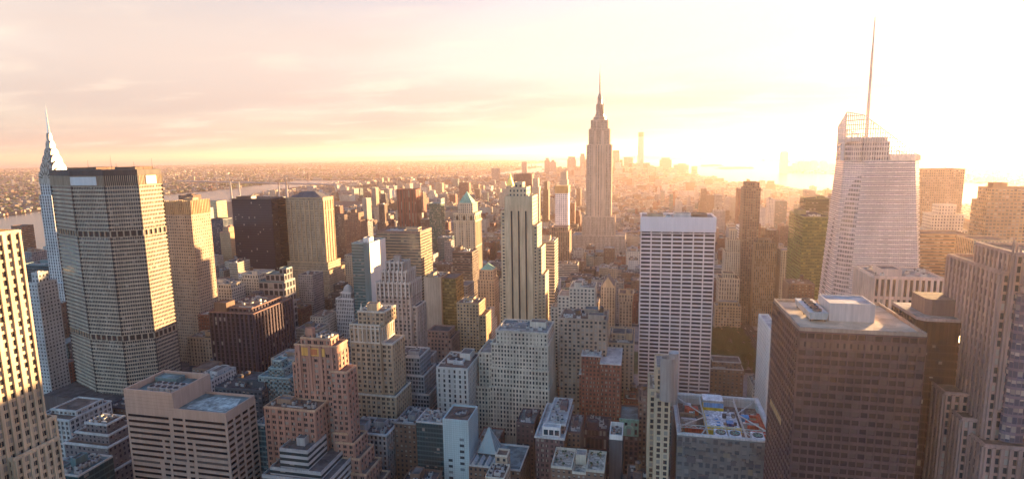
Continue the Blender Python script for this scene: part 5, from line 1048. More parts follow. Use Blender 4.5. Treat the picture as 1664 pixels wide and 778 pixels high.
# the great spired skyscraper
def great_tower_builder():
    cx, cy_ = -92.5, 1318; st = plain('indiana_stone', (.56, .41, .30)); f_ = facade('indiana_f', (.56, .41, .30), (.05, .045, .045), wf=.5, hf=.6, span=(.27, .21, .18), blind=.3)
    y = 1295
    root = T('great_spired_skyscraper', 'tallest limestone skyscraper with stepped shoulders and a tall antenna mast', [
        (cx-18, cx+18, y+2, y+42, 269, 322), (cx-22.5, cx+22.5, y+1, y+43, 268, 303), (cx-27, cx+27, y, y+44, 110, 269), (cx-34, cx+36, y-3, y+47, 0, 112), (cx-36.5, cx-27, y+6, y+40, 0, 100), (cx-58, cx+60, y-6, y+50, 0, 70), (cx-66, cx+64, y-8, y+52, 0, 30)], st, f_, 'great spired skyscraper', 2.9, 3.75, roof='pale', rim=st)
    pb = MB()
    for a0, a1, b0, z0, z1 in ((cx-18, cx+18, y+2, 303, 322), (cx-22.5, cx+22.5, y+1, 269, 303), (cx-27, cx+27, y, 112, 269), (cx-34, cx+36, y-3, 30, 112)):
        Lg = a1-a0; n = round(Lg/5.8)
        for i in range(n+1): pb.obox((a0, b0), (1, 0), max(0, Lg*i/n-.95), min(Lg, Lg*i/n+.95), 0, .8, z0, z1+1, 0)
        for i in range(8): pb.obox((a1, b0), (0, 1), max(0, 42*i/7-.95), min(42, 42*i/7+.95), 0, .8, z0, z1+1, 0)
    for q in (-9, 9): pb.obox((cx+q-3, y+1.3 if False else y), (1, 0), 0, 6, -2, 1.6, 112, 300, 0)
    pb.build('piers', st, root)
    m_ = MB(); c2 = y+22
    m_.lathe(cx, c2, [(14, 323), (14, 330), (10.5, 331), (10, 336), (7.8, 337), (6.8, 345), (5.6, 346), (5.0, 368), (5.6, 369), (4.6, 374), (3.2, 378), (1.6, 382)], 12, 0); 
    for i in range(4):
        a = i*math.pi/2; m_.obox((cx+7*math.cos(a)-1*abs(math.sin(a)), c2+7*math.sin(a)-1), (1, 0), -1, 2, -2, 1, 331, 358, 0)
    m_.build('mooring_mast', plain('mast_alloy', (.32, .24, .2), .5, metal=.3), root)
    a = MB(); a.beam((cx, c2, 381), (cx, c2, 408), (1.5, 1.2), n=8); a.beam((cx, c2, 408), (cx, c2, 432), (.8, .5), n=6); a.beam((cx, c2, 432), (cx, c2, 444), (.35, .12), n=6)
    for z in (386, 392, 398, 404, 412, 418): a.lathe(cx, c2, [(1.9, z), (1.9, z+2.2)], 8, 0)
    a.build('antenna', plain('antenna_red', (.3, .2, .17), .6), root)
great_tower_builder()
# downtown far away
def dt(label, x, y, w_, h, fac, ref=None, top=None, name='downtown_tower', d=40):
    tiers = [(x-w_/2, x+w_/2, y, y+d, 0, h*.9 if top else h)]
    if top: tiers.append((x-w_/2*top, x+w_/2*top, y+4, y+d-4, h*.9, h))
    return T(name, label, tiers, GREY, fac, ref, 4, 3.9, group='downtown towers on the horizon', roof='grey')
DF = facade('downtown_f', (.26, .22, .2), wf=.6, hf=.6, vary=.4); DG = facade('downtown_g', (.16, .17, .19), (.08, .09, .1), wf=.9, hf=.7, vary=.4)
wtc = T('unfinished_tower', 'tallest downtown tower, pale shaft with a dark unfinished top', [(-44, 16, 5860, 5910, 0, 320), (-40, 12, 5864, 5906, 320, 378), (-40, 12, 5864, 5906, 378, 425)], SILVER, facade('wtcf', (.5, .46, .44), (.3, .3, .3), wf=.9, hf=.7), 'unfinished downtown tower', 4, 4, roof='tar')
tb = MB(); tb.box(-41, 13, 5863, 5907, 384, 428, 0); tb.build('bare_steel', plain('bare_steel', (.12, .075, .06)), wtc)
cr = MB(); cr.beam((-14, 5885, 425), (-14, 5885, 455), 2.0); cr.beam((-14, 5885, 446), (8, 5885, 460), 1.4); cr.build('crane', STEEL, wtc)
for u_, lab in ((0, 'slim unfinished tower with crane left of the tallest downtown tower'),):
    w4 = dt(lab, -245, 5750, 66, 258, DF, None, .95); k_ = MB(); k_.box(-276, -214, 5752, 5788, 232, 259, 0); k_.build('bare_steel', MATS['bare_steel'], w4)
for lab, x, y, w_, h, f_, tp in (
  ('pale broad downtown tower left beside the tallest unfinished tower', -130, 5800, 90, 190, DF, None), ('downtown tower just right of the tallest unfinished tower', 45, 5760, 60, 135, DF, None),
  ('broad downtown tower with slanted top right of the unfinished tower', 215, 5650, 110, 182, DG, .7), ('squat flat downtown block right of the slanted tower', 360, 5600, 120, 128, DF, .6), ('last slim downtown tower before the bay', 480, 5700, 50, 100, DF, None), ('narrow dark downtown tower third from the bay', 300, 5500, 40, 120, DG, None),
  ('tall slim downtown tower left of the great skyscraper', -530, 5350, 44, 232, DG, .8), ('grey downtown tower farthest left of the cluster', -1060, 5300, 46, 165, DG, None), ('pointed downtown tower in the left cluster', -800, 5350, 60, 178, DF, .5),
  ('broad downtown block left of the tall slim tower', -640, 5450, 80, 205, DF, .8), ('downtown tower with green cap in the left cluster', -875, 5480, 50, 195, DG, .6), ('bright broad downtown slab nearest left of the great skyscraper', -400, 5600, 90, 215, DF, None), ('lower downtown block beside the bright slab', -440, 5250, 70, 140, DG, None),
  ('squat dark tower alone beyond the gold pyramid', -1150, 4560, 62, 128, DG, None)):
    dt(lab, x, y, w_, h, f_, None, tp)
def jc(lab, x, y, w_, h, f_=DG, tp=None): 
    T('riverside_tower', lab, [(x-w_/2, x+w_/2, y, y+50, 0, h*.93), (x-w_/2*(tp or .8), x+w_/2*(tp or .8), y+6, y+44, h*.93, h)], GREY, f_, None, 4, 3.9, group='towers across the bay', roof='grey')
jc('tallest lone tower across the bay', 1470, 6680, 76, 222, DF, .85)
for i, (x, w_, h) in enumerate(((1640, 50, 90), (1700, 55, 112), (1760, 60, 112), (1835, 62, 118), (1930, 60, 112), (2010, 70, 80), (1590, 60, 60))):
    jc(['low squat tower right of the lone tower across the bay', 'first tall tower of the group across the bay', 'second tall tower of the group across the bay', 'third tall tower of the group across the bay', 'rounded last tower of the group across the bay', 'low broad tower at the right of the bay group', 'lowest block beside the lone tower across the bay'][i], x, 6950, w_, h, DF if i % 2 else DG)

# ------------------------------------------------------------------ river bridge, chimneys, park, street life
def bridge():
    root = empty('suspension_bridge', (-3050, 4180, 0)); tag(root, 'grey suspension bridge crossing the river at far left', 'bridge')
    a, b_ = Vector((-2700, 4060, 0)), Vector((-3420, 4300, 0)); d = (b_-a).normalized(); st = plain('bridge_steel', (.2, .23, .25), .6)
    p = Vector((-d.y, d.x, 0)); e0, e1 = a-d*650, b_+d*750
    mb = MB(); n = 24
    for s_ in (-1, 1): mb.beam(e0+p*9*s_+Vector((0, 0, 38)), e1+p*9*s_+Vector((0, 0, 38)), 2.6)
    mb.beam(e0+Vector((0, 0, 38)), e1+Vector((0, 0, 38)), 6.5); mb.build('deck', st, root)
    for q in (a, b_):
        t = MB()
        for s_ in (-1, 1): t.beam(q+p*12*s_, q+p*9*s_+Vector((0, 0, 100)), (4.5, 3.2))
        for z in (50, 75, 98): t.beam(q+p*12+Vector((0, 0, z)), q-p*12+Vector((0, 0, z)), 2.2)
        t.build('bridge_tower', st, root)
    for s_ in (-1, 1):
        c = MB(); pts = [a+(b_-a)*(i/20)+p*9*s_+Vector((0, 0, 44+54*(2*i/20-1)**2)) for i in range(21)]
        pts = [e0+d*350+p*9*s_+Vector((0, 0, 40))]+pts+[e1-d*350+p*9*s_+Vector((0, 0, 40))]
        for u_, v_ in zip(pts, pts[1:]): c.beam(u_, v_, .9)
        c.build('cable', st, root)
    for k in range(6):
        q = e0+d*(90+k*100) if k < 3 else b_+d*(160+(k-3)*180); t = MB(); t.beam(q, q+Vector((0, 0, 36)), 5); t.build('bridge_pier', st, root)
bridge()
STK = [plain('stack_pale', (.42, .38, .34)), plain('stack_dark', (.16, .13, .12))]
for i, (x, y, lab) in enumerate(((-2289, 2900, 'pale chimney left of the pair on the river bank'), (-2250, 2920, 'pale chimney right of the pair on the river bank'), (-1981, 2900, 'dark-banded chimney left of the pair by the bridge'), (-1931, 2900, 'dark-banded chimney right of the pair by the bridge'))):
    root = empty('power_chimney', (x, y, 0)); tag(root, lab, 'chimney', 'power station chimneys by the river')
    m_ = MB(); m_.lathe(x, y, [(6, 0), (4.2, 92)], 12, 0); m_.build('shaft', STK[0], root); m_ = MB(); m_.lathe(x, y, [(4.35, 92), (4.2, 112), (3.2, 112)], 12, 0); m_.build('cap', STK[i//2], root)
def statue():
    x, y = geo(40.6892, -74.0445); root = empty('harbour_statue', (x, y, 9)); tag(root, 'tiny robed statue on a stone pedestal on the left island in the bay', 'statue')
    m_ = MB(); m_.prism(rect(x-14, x+14, y-14, y+14), 9, 24, 0, 0); m_.prism(rect(x-9, x+9, y-9, y+9), 24, 50, 0, 0, P1=rect(x-6, x+6, y-6, y+6)); m_.build('pedestal', PALE, root)
    m_ = MB(); m_.lathe(x, y, [(5, 50), (4.6, 66), (3.4, 76), (1.6, 81), (1.9, 85), (0, 88)], 8, 0); m_.beam((x+3, y, 76), (x+6.5, y, 93), (1.2, .9)); m_.beam((x+6.5, y, 93), (x+6.5, y, 97), (1.5, .3)); m_.build('figure', COPPER, root)
statue()
# trees in the square: trunk, limbs and a crown of leaf clumps
LEAF = facade('park_leaf', (.06, .07, .025), wf=0, hf=0, islands=[(.06, .085, .03), (.09, .11, .035), (.045, .065, .022), (.11, .11, .035), (.07, .08, .028)], tilt=0, spec=.2)
BARK = plain('bark', (.09, .065, .045))
def make_tree(seed):
    r_ = random.Random(seed); H = r_.uniform(13, 17); t = MB(); t.beam((0, 0, 0), (0, 0, H*.45), (.45, .28), n=6)
    for i in range(5):
        a = i*1.256+r_.uniform(-.3, .3); t.beam((0, 0, H*.36), (2.8*math.cos(a), 2.8*math.sin(a), H*.68), (.22, .08), n=5)
    c = MB(); cl = [(r_.uniform(-2.8, 2.8), r_.uniform(-2.8, 2.8), H*r_.uniform(.55, .9), r_.uniform(1.2, 2.3)) for _ in range(13)]
    for x, y, z, s_ in cl:
        for _ in range(75):
            v = Vector((r_.gauss(0, 1), r_.gauss(0, 1), r_.gauss(0, .8))).normalized()*s_*r_.uniform(.55, 1.08); p = Vector((x, y, z))+v
            e1 = Vector((r_.gauss(0, 1), r_.gauss(0, 1), r_.gauss(0, 1))).normalized(); e2 = e1.orthogonal().normalized(); k = r_.uniform(.25, .5)
            c.face([p-e1*k, p+e2*k*.7, p+e1*k, p-e2*k*.7])
    return t, c
rp = random.Random(9); protos = []
spots = [(x+rp.uniform(-1.6, 1.6), y+rp.uniform(-1.6, 1.6)) for x in np.arange(PARK[0]+6, PARK[1]-2, 7.5) for y in np.arange(PARK[2]+6, PARK[3]-4, 7.5)]
spots = [s_ for s_ in spots if s_[0] > 68 and s_[1] > 672]
for i, (x, y) in enumerate(spots):
    root = empty('park_tree', (x, y, 0)); tag(root, 'leafy dark plane tree in the wooded square behind the white grid slab', 'tree', 'trees in the square'); root.rotation_euler = (0, 0, rp.uniform(0, 6.28)); s_ = rp.uniform(.85, 1.15); root.scale = (s_, s_, s_)
    if i < 3:
        t, c = make_tree(40+i); a = t.build('trunk', BARK, None); b_ = c.build('crown', LEAF, None); a.parent = root; b_.parent = root; protos.append((a, b_))
    else:
        for q in protos[i % 3]: o = q.copy(); C.objects.link(o); o.parent = root
lw = MB(); lw.face([(-25, 660, .16), (75, 660, .16), (75, 738, .16), (-25, 738, .16)]); tag(lw.build('park_lawn', plain('lawn', (.06, .08, .025), var=.3, streak=False)), kind='structure')
# pavements with kerbs along the blocks that show, and lane lines on the avenues
pv_ = plain('pavement', (.24, .225, .21), .9, var=.2, scale=.2, streak=False)
AVX = [-1330, -1120, -905, -710, -580, -445, -305, -160, 153, 405, 650]
mb = MB()
for k in range(47, 16, -1):
    for xa, xb in zip(AVX, AVX[1:]): mb.box(xa+9, xb-9, 612+(42-k)*80.5+5.5, 612+(43-k)*80.5-5.5, 0, .14, 0)
tag(mb.build('pavement', pv_), kind='structure')
mb = MB()
for xa in AVX:
    for q in range(4):
        for k in range(300): y = 300+k*8; mb.face([(xa-5.4+q*3.6-.08, y, .012), (xa-5.4+q*3.6+.08, y, .012), (xa-5.4+q*3.6+.08, y+3, .012), (xa-5.4+q*3.6-.08, y+3, .012)])
tag(mb.build('road_markings', plain('road_paint', (.7, .7, .66), .7)), kind='structure')
# cars on the two avenues that can be seen down to the roadway
CARC = [('yellow taxi', (.75, .45, .03)), ('white car', (.75, .74, .72)), ('black car', (.03, .03, .035)), ('silver car', (.45, .45, .46)), ('red car', (.4, .04, .03))]
tyre = plain('tyre_rubber', (.02, .02, .02), .9); cglass = plain('car_glass', (.02, .025, .03), .1)
def make_car(nm, col):
    root = empty('car', (0, 0, 0)); b_ = MB(); b_.prism([(-.9, -2.2), (.9, -2.2), (.9, 2.2), (-.9, 2.2)], .35, .85, 0, 0, bottom=0); b_.prism([(-.85, -1.3), (.85, -1.3), (.85, 1.5), (-.85, 1.5)], .85, 1.42, 1, 0, P1=[(-.65, -.8), (.65, -.8), (.65, .9), (-.65, .9)])
    o = b_.build('body', [plain('paint_'+nm.replace(' ', '_'), col, .3, spec=.5, var=.02), cglass], None); o.parent = root
    for sx in (-.88, .88):
        for sy in (-1.4, 1.4):
            t = MB()
            P = [(.33*math.cos(a*math.pi/6), .33*math.sin(a*math.pi/6)) for a in range(12)]
            for i in range(12): p, q = P[i], P[(i+1) % 12]; t.face([(sx-.1, sy+p[0], .33+p[1]), (sx-.1, sy+q[0], .33+q[1]), (sx+.1, sy+q[0], .33+q[1]), (sx+.1, sy+p[0], .33+p[1])])
            t.face([(sx+.1, sy+p[0], .33+p[1]) for p in P]); t.face([(sx-.1, sy+p[0], .33+p[1]) for p in reversed(P)])
            w_ = t.build('wheel', tyre, None); w_.parent = root
    return root
cars = {}
rc = random.Random(21)
for i in range(34):
    nm, col = rc.choice(CARC); xa = rc.choice([153, 153, 153, -160]); x, y = xa+rc.choice([-7.2, -3.6, 0, 3.6, 7.2])*.75, 640+i*19+rc.uniform(-5, 5)
    if nm not in cars: cars[nm] = make_car(nm, col); r_ = cars[nm]
    else:
        r_ = cars[nm].copy(); C.objects.link(r_)
        for ch in cars[nm].children: o = ch.copy(); C.objects.link(o); o.parent = r_
    r_.location = (x, y, .01)
    tag(r_, f"{nm} driving on the {'avenue right of the white grid slab' if xa == 153 else 'avenue left of the white grid slab'}", 'taxi' if 'taxi' in nm else 'car', 'cars along the avenues')

# ------------------------------------------------------------------ the rest of the city
def pip(x, y, P):
    c = False; n = len(P)
    for i in range(n):
        x1, y1 = P[i]; x2, y2 = P[(i+1) % n]
        if (y1 > y) != (y2 > y) and x < (x2-x1)*(y-y1)/(y2-y1)+x1: c = not c
    return c
AVE = [-1330, -1120, -905, -710, -580, -445, -305, -160, 153, 405, 650, 920, 1190, 1460, 1720]
AVW = 26
def street(k): return 612+(42-k)*80.5
rng = random.Random(11)
KIND = {  # colour word -> (facade material, weight)
 'tan': (facade('f_tan', (.37, .29, .205), wf=.45, hf=.5, vary=.3), 4),
 'buff': (facade('f_buff', (.42, .36, .27), wf=.5, hf=.52, pair=2, vary=.3), 4),
 'red brick': (facade('f_red', (.21, .085, .06), wf=.42, hf=.5, vary=.3, blind=.4), 6),
 'brown brick': (facade('f_brown', (.15, .095, .07), wf=.42, hf=.5, vary=.3, blind=.4), 4),
 'cream': (facade('f_cream', (.52, .46, .37), wf=.42, hf=.5, vary=.25), 3),
 'grey': (facade('f_grey', (.25, .25, .25), wf=.6, hf=.5, vary=.3), 3),
 'white': (facade('f_white', (.62, .59, .54), wf=.5, hf=.45, vary=.2), 2),
 'dark glass': (facade('f_dark', (.05, .05, .055), wf=.8, hf=.7, vary=.3, blind=.08), 2),
 'teal glass': (facade('f_teal', (.10, .17, .17), glass=(.03, .07, .075), wf=.85, hf=.62, vary=.3, blind=.12), 3),
 'banded': (facade('f_band', (.45, .40, .33), wf=1.0, hf=.48, vary=.3, blind=.15), 2)}
KN = [k for k, v in KIND.items() for _ in range(v[1])]
ROOFS = [plain('roof_grey', (.115, .11, .105), .95, var=.45, scale=.15, streak=False), plain('roof_tar', (.06, .06, .062), .95, var=.5, scale=.15, streak=False),
         plain('roof_pale', (.24, .23, .21), .95, var=.4, scale=.15, streak=False), plain('roof_brown', (.14, .10, .08), .95, var=.45, scale=.15, streak=False)]
def overlaps(x0, x1, y0, y1, g=2):
    for a0, a1, b0, b1 in FOOT:
        if x0 < a1+g and x1 > a0-g and y0 < b1+g and y1 > b0-g: return True
    return False
def height(x, y):
    r_ = rng.random()
    if y < 470: h = rng.uniform(16, 44) if x < 120 else rng.uniform(40, 90)
    elif y < 900: h = rng.uniform(22, 62) if r_ < .85 else rng.uniform(60, 88)
    elif y < 1300: h = rng.uniform(20, 60) if r_ < .9 else rng.uniform(60, 105)
    elif y < 2300: h = rng.uniform(18, 52) if r_ < .93 else rng.uniform(55, 115)
    elif y < 4500: h = rng.uniform(12, 32) if r_ < .94 else rng.uniform(35, 80)
    else: h = rng.uniform(14, 50)
    if x < -420 and 500 < y < 2200: h *= rng.uniform(1.0, 1.55)
    if x > 140 and 400 < y < 1800: h *= rng.uniform(1.0, 1.7)
    if -15 < x < 150 and 400 < y < 600: h = min(h, rng.uniform(16, 30))
    if -160 < x < 130 and 560 < y < 1400: h = min(h, 62)
    if -150 < x < 40 and 1380 < y < 4000: h = min(h, 48)
    if x < -1050 and y < 2700: h = min(h, rng.uniform(12, 24))
    if x < -1650 or x > 900: h = min(h, rng.uniform(10, 19))
    return h
lots = []   # x0,x1,y0,y1,h,kind
def add_lot(x0, x1, y0, y1, h=None):
    if x1-x0 < 7 or overlaps(x0, x1, y0, y1): return
    p = project(((x0+x1)/2, (y0+y1)/2, 20))
    if p is None or p[0] < -130 or p[0] > 1800 or not pip((x0+x1)/2, (y0+y1)/2, MANH): return
    h = h or height((x0+x1)/2, (y0+y1)/2)
    q = project(((x0+x1)/2, (y0+y1)/2, h))
    if q[1] > 800: return
    lots.append((x0, x1, y0, y1, h, rng.choice(KN)))
FOOT.append(PARK)
for k in range(47, 12, -1):
    yb0, yb1 = street(k)+9, street(k-1)-9
    for xa, xb in zip(AVE, AVE[1:]):
        bx0, bx1 = xa+AVW/2, xb-AVW/2; ym = (yb0+yb1)/2
        for row in (0, 1):
            x = bx0
            while x < bx1-8:
                wd = rng.choice([14, 18, 22, 28, 38]) if yb0 < 1700 else rng.choice([12, 18, 26, 40])
                if bx1-x-wd < 10: wd = bx1-x
                if rng.random() < .12 and row == 0 and wd > 20: y0, y1 = yb0, yb1
                else: y0, y1 = (yb0, ym-rng.uniform(1, 6)) if row == 0 else (ym+rng.uniform(1, 6), yb1)
                add_lot(x, x+wd-.4, y0, y1); x += wd
y = street(13)
while y < 6100:
    x = -3100
    while x < 1800:
        wd = rng.uniform(18, 60); dp = rng.uniform(22, 55)
        h = None
        if y > 4900:
            t = math.exp(-(((x+280)/520)**2+((y-5500)/480)**2)); h = rng.uniform(15, 45)+(rng.uniform(.25, 1)**1.4)*185*t
        if -2150 < x < -1500 and y < 4600 and rng.random() < .2: h = rng.uniform(35, 62)
        add_lot(x, x+wd, y, y+dp, h); x += wd+rng.choice([2, 4, 16])
    y += rng.uniform(60, 75)
far = []; seen_cells = set()
def park(x, y): return math.sin(x/930+1.3)*math.cos(y/1210-.4)+.5*math.sin(x/410-y/530) > 1.02
def spread(poly, n, seed, box):
    """terraces in street rows, each district on its own grid, with a few taller blocks"""
    r_ = random.Random(seed)
    for _ in range(n):
        d = math.exp(r_.uniform(math.log(box[0]), math.log(box[1]))); a = r_.uniform(box[2], box[3])
        x, y_ = d*math.sin(a), d*math.cos(a); di, dj = math.floor(x/2300), math.floor(y_/2300)
        th = random.Random(di*971+dj*31).uniform(-.7, .7); k = 1 if d < 6500 else 1.6 if d < 11000 else 2.6
        c_, s_ = math.cos(th), math.sin(th); lx, ly = x*c_+y_*s_, -x*s_+y_*c_
        ix, iy = math.floor(lx/(58*k)), math.floor(ly/(34*k)); key = (di, dj, ix, iy, k)
        if key in seen_cells: continue
        seen_cells.add(key); off = (6 if iy % 2 else -6)*k
        lx, ly = (ix+.5)*58*k+(8 if ix % 5 == 0 else 0), (iy+.5)*34*k+off; x, y_ = lx*c_-ly*s_, lx*s_+ly*c_
        p = project((x, y_, 10))
        if p is None or not -60 < p[0] < 1730 or not pip(x, y_, poly) or park(x, y_): continue
        t = r_.random(); L_, D_ = r_.uniform(22, 50)*k, r_.uniform(10, 15)*k; h = r_.uniform(8, 13)
        if t > .90: L_, D_, h = r_.uniform(18, 40), r_.uniform(14, 22), r_.uniform(16, 28)
        if t > .978: L_, D_, h = r_.uniform(16, 34), r_.uniform(14, 20), r_.uniform(32, 68)
        far.append((x, y_, L_, D_, h, th))
spread(BROOK, 30000, 3, (2100, 20000, R(-62), R(4)))
spread(NJ, 6000, 4, (3000, 22000, R(5), R(45)))
spread(STAT, 900, 5, (12000, 20000, R(-2), R(25)))
# tree clumps across the river
def far_trees():
    r_ = random.Random(8); mb = MB(); c = 0
    while c < 6500:
        d = math.exp(r_.uniform(math.log(2300), math.log(15000))); a = r_.uniform(R(-60), R(40)); x, y_ = d*math.sin(a), d*math.cos(a)
        if not (pip(x, y_, BROOK) or pip(x, y_, NJ)) or (not park(x, y_) and r_.random() < .55): continue
        s_ = r_.uniform(5, 13)*(1+d/12000); c += 1
        mb.lathe(x, y_, [(s_*.7, 0), (s_, s_*.45), (s_*.6, s_*r_.uniform(.7, 1.0)), (0, s_*1.15)], 5, 0, ph=r_.random())
    tag(mb.build('distant_trees', LEAF), 'dark green tree cover scattered through the far shore town', 'trees', kind='stuff')
far_trees()
# which of them the photograph shows largest: a coarse depth buffer
GW, GH = 416, 194
def silh(x0, x1, y0, y1, z1, z0=0):
    P = []
    for X in (x0, x1):
        for Y in (y0, y1):
            for Z in (z0, z1):
                q = project((X, Y, Z))
                if q is None: return None
                P.append((q[0]/4, q[1]/4))
    return P
def hull(P):
    P = sorted(set(P)); lo = []; hi = []
    for p in P:
        while len(lo) > 1 and (lo[-1][0]-lo[-2][0])*(p[1]-lo[-2][1])-(lo[-1][1]-lo[-2][1])*(p[0]-lo[-2][0]) <= 0: lo.pop()
        lo.append(p)
    for p in reversed(P):
        while len(hi) > 1 and (hi[-1][0]-hi[-2][0])*(p[1]-hi[-2][1])-(hi[-1][1]-hi[-2][1])*(p[0]-hi[-2][0]) <= 0: hi.pop()
        hi.append(p)
    return lo[:-1]+hi[:-1]
buf = -np.ones((GH, GW), int)
items = [(math.hypot((b_[0]+b_[1])/2, (b_[2]+b_[3])/2), b_, -2-i) for i, b_ in enumerate(HEROBOX)]
items += [(math.hypot((l_[0]+l_[1])/2, (l_[2]+l_[3])/2), l_[:5], i) for i, l_ in enumerate(lots)]
items.sort(key=lambda t: t[0])
vis = {}
for d, b_, i in items:
    P = silh(*b_)
    if P is None: continue
    H = hull(P); xs = [p[0] for p in H]; ys = [p[1] for p in H]
    u0, u1, v0, v1 = max(0, int(min(xs))), min(GW-1, int(max(xs))+1), max(0, int(min(ys))), min(GH-1, int(max(ys))+1)
    if u1 <= u0 or v1 <= v0: continue
    yy, xx = np.mgrid[v0:v1+1, u0:u1+1]; ins = np.ones(xx.shape, bool)
    for a, b2 in zip(H, H[1:]+H[:1]): ins &= ((b2[0]-a[0])*(yy+.5-a[1])-(b2[1]-a[1])*(xx+.5-a[0])) >= 0
    sub = buf[v0:v1+1, u0:u1+1]; fr = ins & (sub == -1); sub[fr] = i
    n = int(fr.sum())
    if n: vis[i] = (n, float(xx[fr].mean())*4, float(yy[fr].mean())*4)
cand = sorted([i for i in vis if i >= 0], key=lambda i: -vis[i][0])
NFILL = 205
chosen = set(cand[:NFILL])
heropx = [(HREF[-2-i], vis[i][1], vis[i][2], vis[i][0]) for i in vis if i < 0 and vis[i][0] > 14 and HREF[-2-i]]
entries = []
for i in cand[:NFILL]:
    x0, x1, y0, y1, h, kd = lots[i]; n, u, v = vis[i]
    best = min(heropx, key=lambda t: math.hypot(t[1]-u, (t[2]-v)*1.3))
    du, dv = u-best[1], v-best[2]
    rel = ('right of' if du > 0 else 'left of') if abs(du) > abs(dv)*.8 else ('beyond' if dv < 0 else 'in front of')
    size = ('slim' if x1-x0 < 16 else 'broad' if x1-x0 > 30 else 'mid-width'), ('tall' if h > 60 else 'low' if h < 26 else 'mid-height')
    rf = random.Random(i); dec = rf.choice(['water tank', 'roof hut', 'two roof huts', 'bare roof', 'set-back top']) if n > 6 else 'bare roof'
    if dec == 'set-back top' and h < 34: dec = 'roof hut'
    entries.append(dict(i=i, u=u, v=v, n=n, kd=kd, size=size, dec=dec, rel=rel, ref=best[0], d=math.hypot(du, dv), lot=lots[i]))
def base_label(e):
    s = f"{e['size'][1]} {e['size'][0]} {e['kd']} block".replace('mid-height mid-width ', 'plain ').replace('mid-height ', '').replace('mid-width ', '')
    s += '' if e['dec'] == 'bare roof' else f" with {e['dec']}"
    return s+f", {e['rel']} the {e['ref']}"
bykey = {}
for e in entries: bykey.setdefault(base_label(e), []).append(e)
ORD = ['nearest', 'second nearest', 'third nearest', 'fourth nearest', 'fifth nearest', 'sixth nearest', 'seventh nearest', 'eighth nearest']
for kx, es in bykey.items():
    es.sort(key=lambda e: e['d'])
    for q, e in enumerate(es):
        e['label'] = kx if len(es) == 1 else f"{ORD[q]} {kx}"
        if len(e['label'].split()) > 16: e['label'] = e['label'].replace('in front of', 'before').replace(' block with set-back top', ' stepped block').replace(' block with two roof huts', ' two-hut block').replace(' block with water tank', ' tanked block').replace(' block with roof hut', ' hutted block')
for e in entries:
    x0, x1, y0, y1, h, kd = e['lot']; rf = random.Random(e['i']*7+1)
    root = empty('city_block', ((x0+x1)/2, (y0+y1)/2, 0)); mat = KIND[kd][0]; rm = rf.choice(ROOFS)
    tag(root, e['label'], 'building', 'ordinary blocks between the towers')
    wm = MB(); z = h
    def tr(a0, a1, b0, b1, z0, z1):
        t_ = MB(); t_.tier(a0, a1, b0, b1, z0, z1, 0, 1, 2, ph=1.0, t=.5, bay=3.4, flo=3.5)
        top = MB()
        for f_, m_, k_ in zip(t_.f, t_.m, range(len(t_.f))):
            pts = [t_.v[q] for q in f_]; tgt = wm if m_ in (0, 2) else top
            uvs = [t_.uv[q] for q in f_]
            tgt.face(pts, {0: 0, 2: 1, 1: 0}[m_], uvs)
        top.build('roof', rm, root)
    if e['dec'] == 'set-back top':
        z1 = h*rf.uniform(.7, .85); tr(x0, x1, y0, y1, 0, z1); ix = (x1-x0)*rf.uniform(.1, .22); iy = (y1-y0)*rf.uniform(.1, .25)
        tr(x0+ix, x1-ix, y0+iy, y1-iy, z1, h)
        x0 += ix; x1 -= ix; y0 += iy; y1 -= iy
    else: tr(x0, x1, y0, y1, 0, h)
    wm.build('wall', [mat, plain('cap_'+kd, {'red brick': (.25, .13, .1), 'brown brick': (.2, .15, .12), 'dark glass': (.1, .1, .1), 'teal glass': (.2, .28, .28)}.get(kd, (.42, .37, .3)), var=.2)], root)
    def hut(cx, cyy, a, b_, hh):
        mb = MB(); mb.box(cx-a/2, cx+a/2, cyy-b_/2, cyy+b_/2, h, h+hh, 0, 1); mb.build('roof_hut', [plain('hut_brick', (.3, .22, .16)), rm], root)
    W, D = x1-x0, y1-y0
    if 'hut' in e['dec']:
        hut(x0+W*rf.uniform(.3, .4), y0+D*rf.uniform(.35, .65), W*.3, D*.3, rf.uniform(3, 6))
        if 'two' in e['dec']: hut(x0+W*.75, y0+D*rf.uniform(.35, .65), W*.2, D*.25, rf.uniform(2.5, 4))
    if 'tank' in e['dec']: water_tank(root, x0+W*rf.uniform(.3, .7), y0+D*rf.uniform(.3, .7), h)
    if e['n'] > 9:
        for q in range(rf.randint(2, 6)):
            a, b_ = rf.uniform(1.5, 3.5), rf.uniform(1.5, 3); cx, cyy = x0+W*rf.uniform(.15, .85), y0+D*rf.uniform(.1, .9)
            mb = MB(); mb.box(cx-a/2, cx+a/2, cyy-b_/2, cyy+b_/2, h+.4, h+rf.uniform(1.6, 2.6), 0); mb.build('air_handler', DUCT, root)
PAL = [(.34, .26, .18), (.40, .33, .24), (.24, .11, .075), (.17, .11, .08), (.42, .36, .28), (.24, .23, .22), (.50, .46, .40), (.30, .2, .14), (.14, .14, .15), (.2, .13, .10)]
FARW = facade('far_walls', (.4, .3, .2), wf=.5, hf=.5, islands=PAL, tilt=.0, blind=.2)
FARR = facade('far_roofs', (.2, .2, .2), wf=0, hf=0, islands=[(.13, .125, .12), (.06, .06, .06), (.22, .2, .19), (.10, .075, .06), (.36, .34, .32), (.07, .07, .07)], tilt=0)
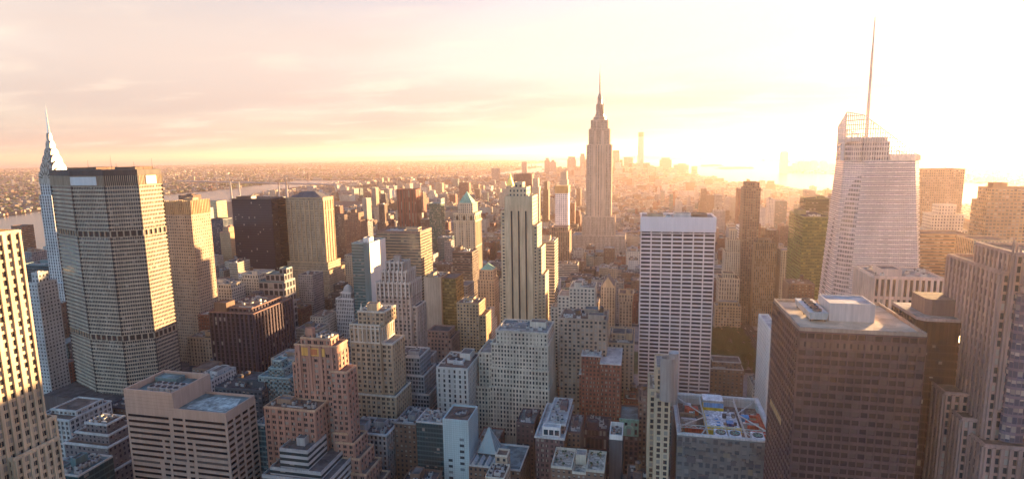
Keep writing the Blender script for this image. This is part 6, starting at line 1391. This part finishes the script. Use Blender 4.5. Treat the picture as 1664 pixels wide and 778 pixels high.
def mass(name, boxes, turn=None):
    mb = MB()
    wl = []; rl = []
    for x0, x1, y0, y1, h in boxes: mb.box(x0, x1, y0, y1, 0, h, 0, 1, bay=3.6, flo=3.5)
    # one island per building: share the corner vertices
    me = bpy.data.meshes.new(name); n = len(boxes); V = []; F = []; UV = []; MI = []
    for q, (x0, x1, y0, y1, h) in enumerate(boxes):
        o = q*8
        if turn is not None:
            cx, cyy, c_, s_ = (x0+x1)/2, (y0+y1)/2, math.cos(turn[q]), math.sin(turn[q])
            rot = lambda X, Y: (cx+(X-cx)*c_-(Y-cyy)*s_, cyy+(X-cx)*s_+(Y-cyy)*c_)
            V += [(*rot(X, Y), Z) for Z in (0, h) for X, Y in ((x0, y0), (x1, y0), (x1, y1), (x0, y1))]
        else: V += [(x0, y0, 0), (x1, y0, 0), (x1, y1, 0), (x0, y1, 0), (x0, y0, h), (x1, y0, h), (x1, y1, h), (x0, y1, h)]
        for i in range(4): F.append((o+i, o+(i+1) % 4, o+4+(i+1) % 4, o+4+i)); MI.append(0)
        F.append((o+4, o+5, o+6, o+7)); MI.append(1)
    UV = mb.uv
    me.from_pydata(V, [], F); me.materials.append(FARW); me.materials.append(FARR); me.polygons.foreach_set('material_index', MI)
    ul = me.uv_layers.new(name='UVMap'); ul.data.foreach_set('uv', np.array(UV, dtype=np.float32).ravel()); me.update()
    ob = bpy.data.objects.new(name, me); C.objects.link(ob); return ob
rest = []
for i, l_ in enumerate(lots):
    if i in chosen: continue
    x0, x1, y0, y1, h, kd = l_; rest.append((x0, x1, y0, y1, h))
    if h > 14:
        rf = random.Random(i); W, D = x1-x0, y1-y0
        rest.append((x0+W*rf.uniform(.1, .4), x0+W*rf.uniform(.5, .8), y0+D*rf.uniform(.1, .4), y0+D*rf.uniform(.5, .9), h+rf.uniform(2.5, 7)))
o = mass('distant_city', rest); tag(o, 'dense mass of small distant city blocks beyond the midtown towers', 'buildings', kind='stuff')
o = mass('distant_town', [(x-a/2, x+a/2, y_-b_/2, y_+b_/2, h) for x, y_, a, b_, h, th in far], [q[5] for q in far]); tag(o, 'low town spread across the far shore of the river', 'buildings', kind='stuff')
print('lots', len(lots), 'visible', len(cand), 'far', len(far), 'smallest chosen', vis[cand[min(len(cand), NFILL)-1]][0])
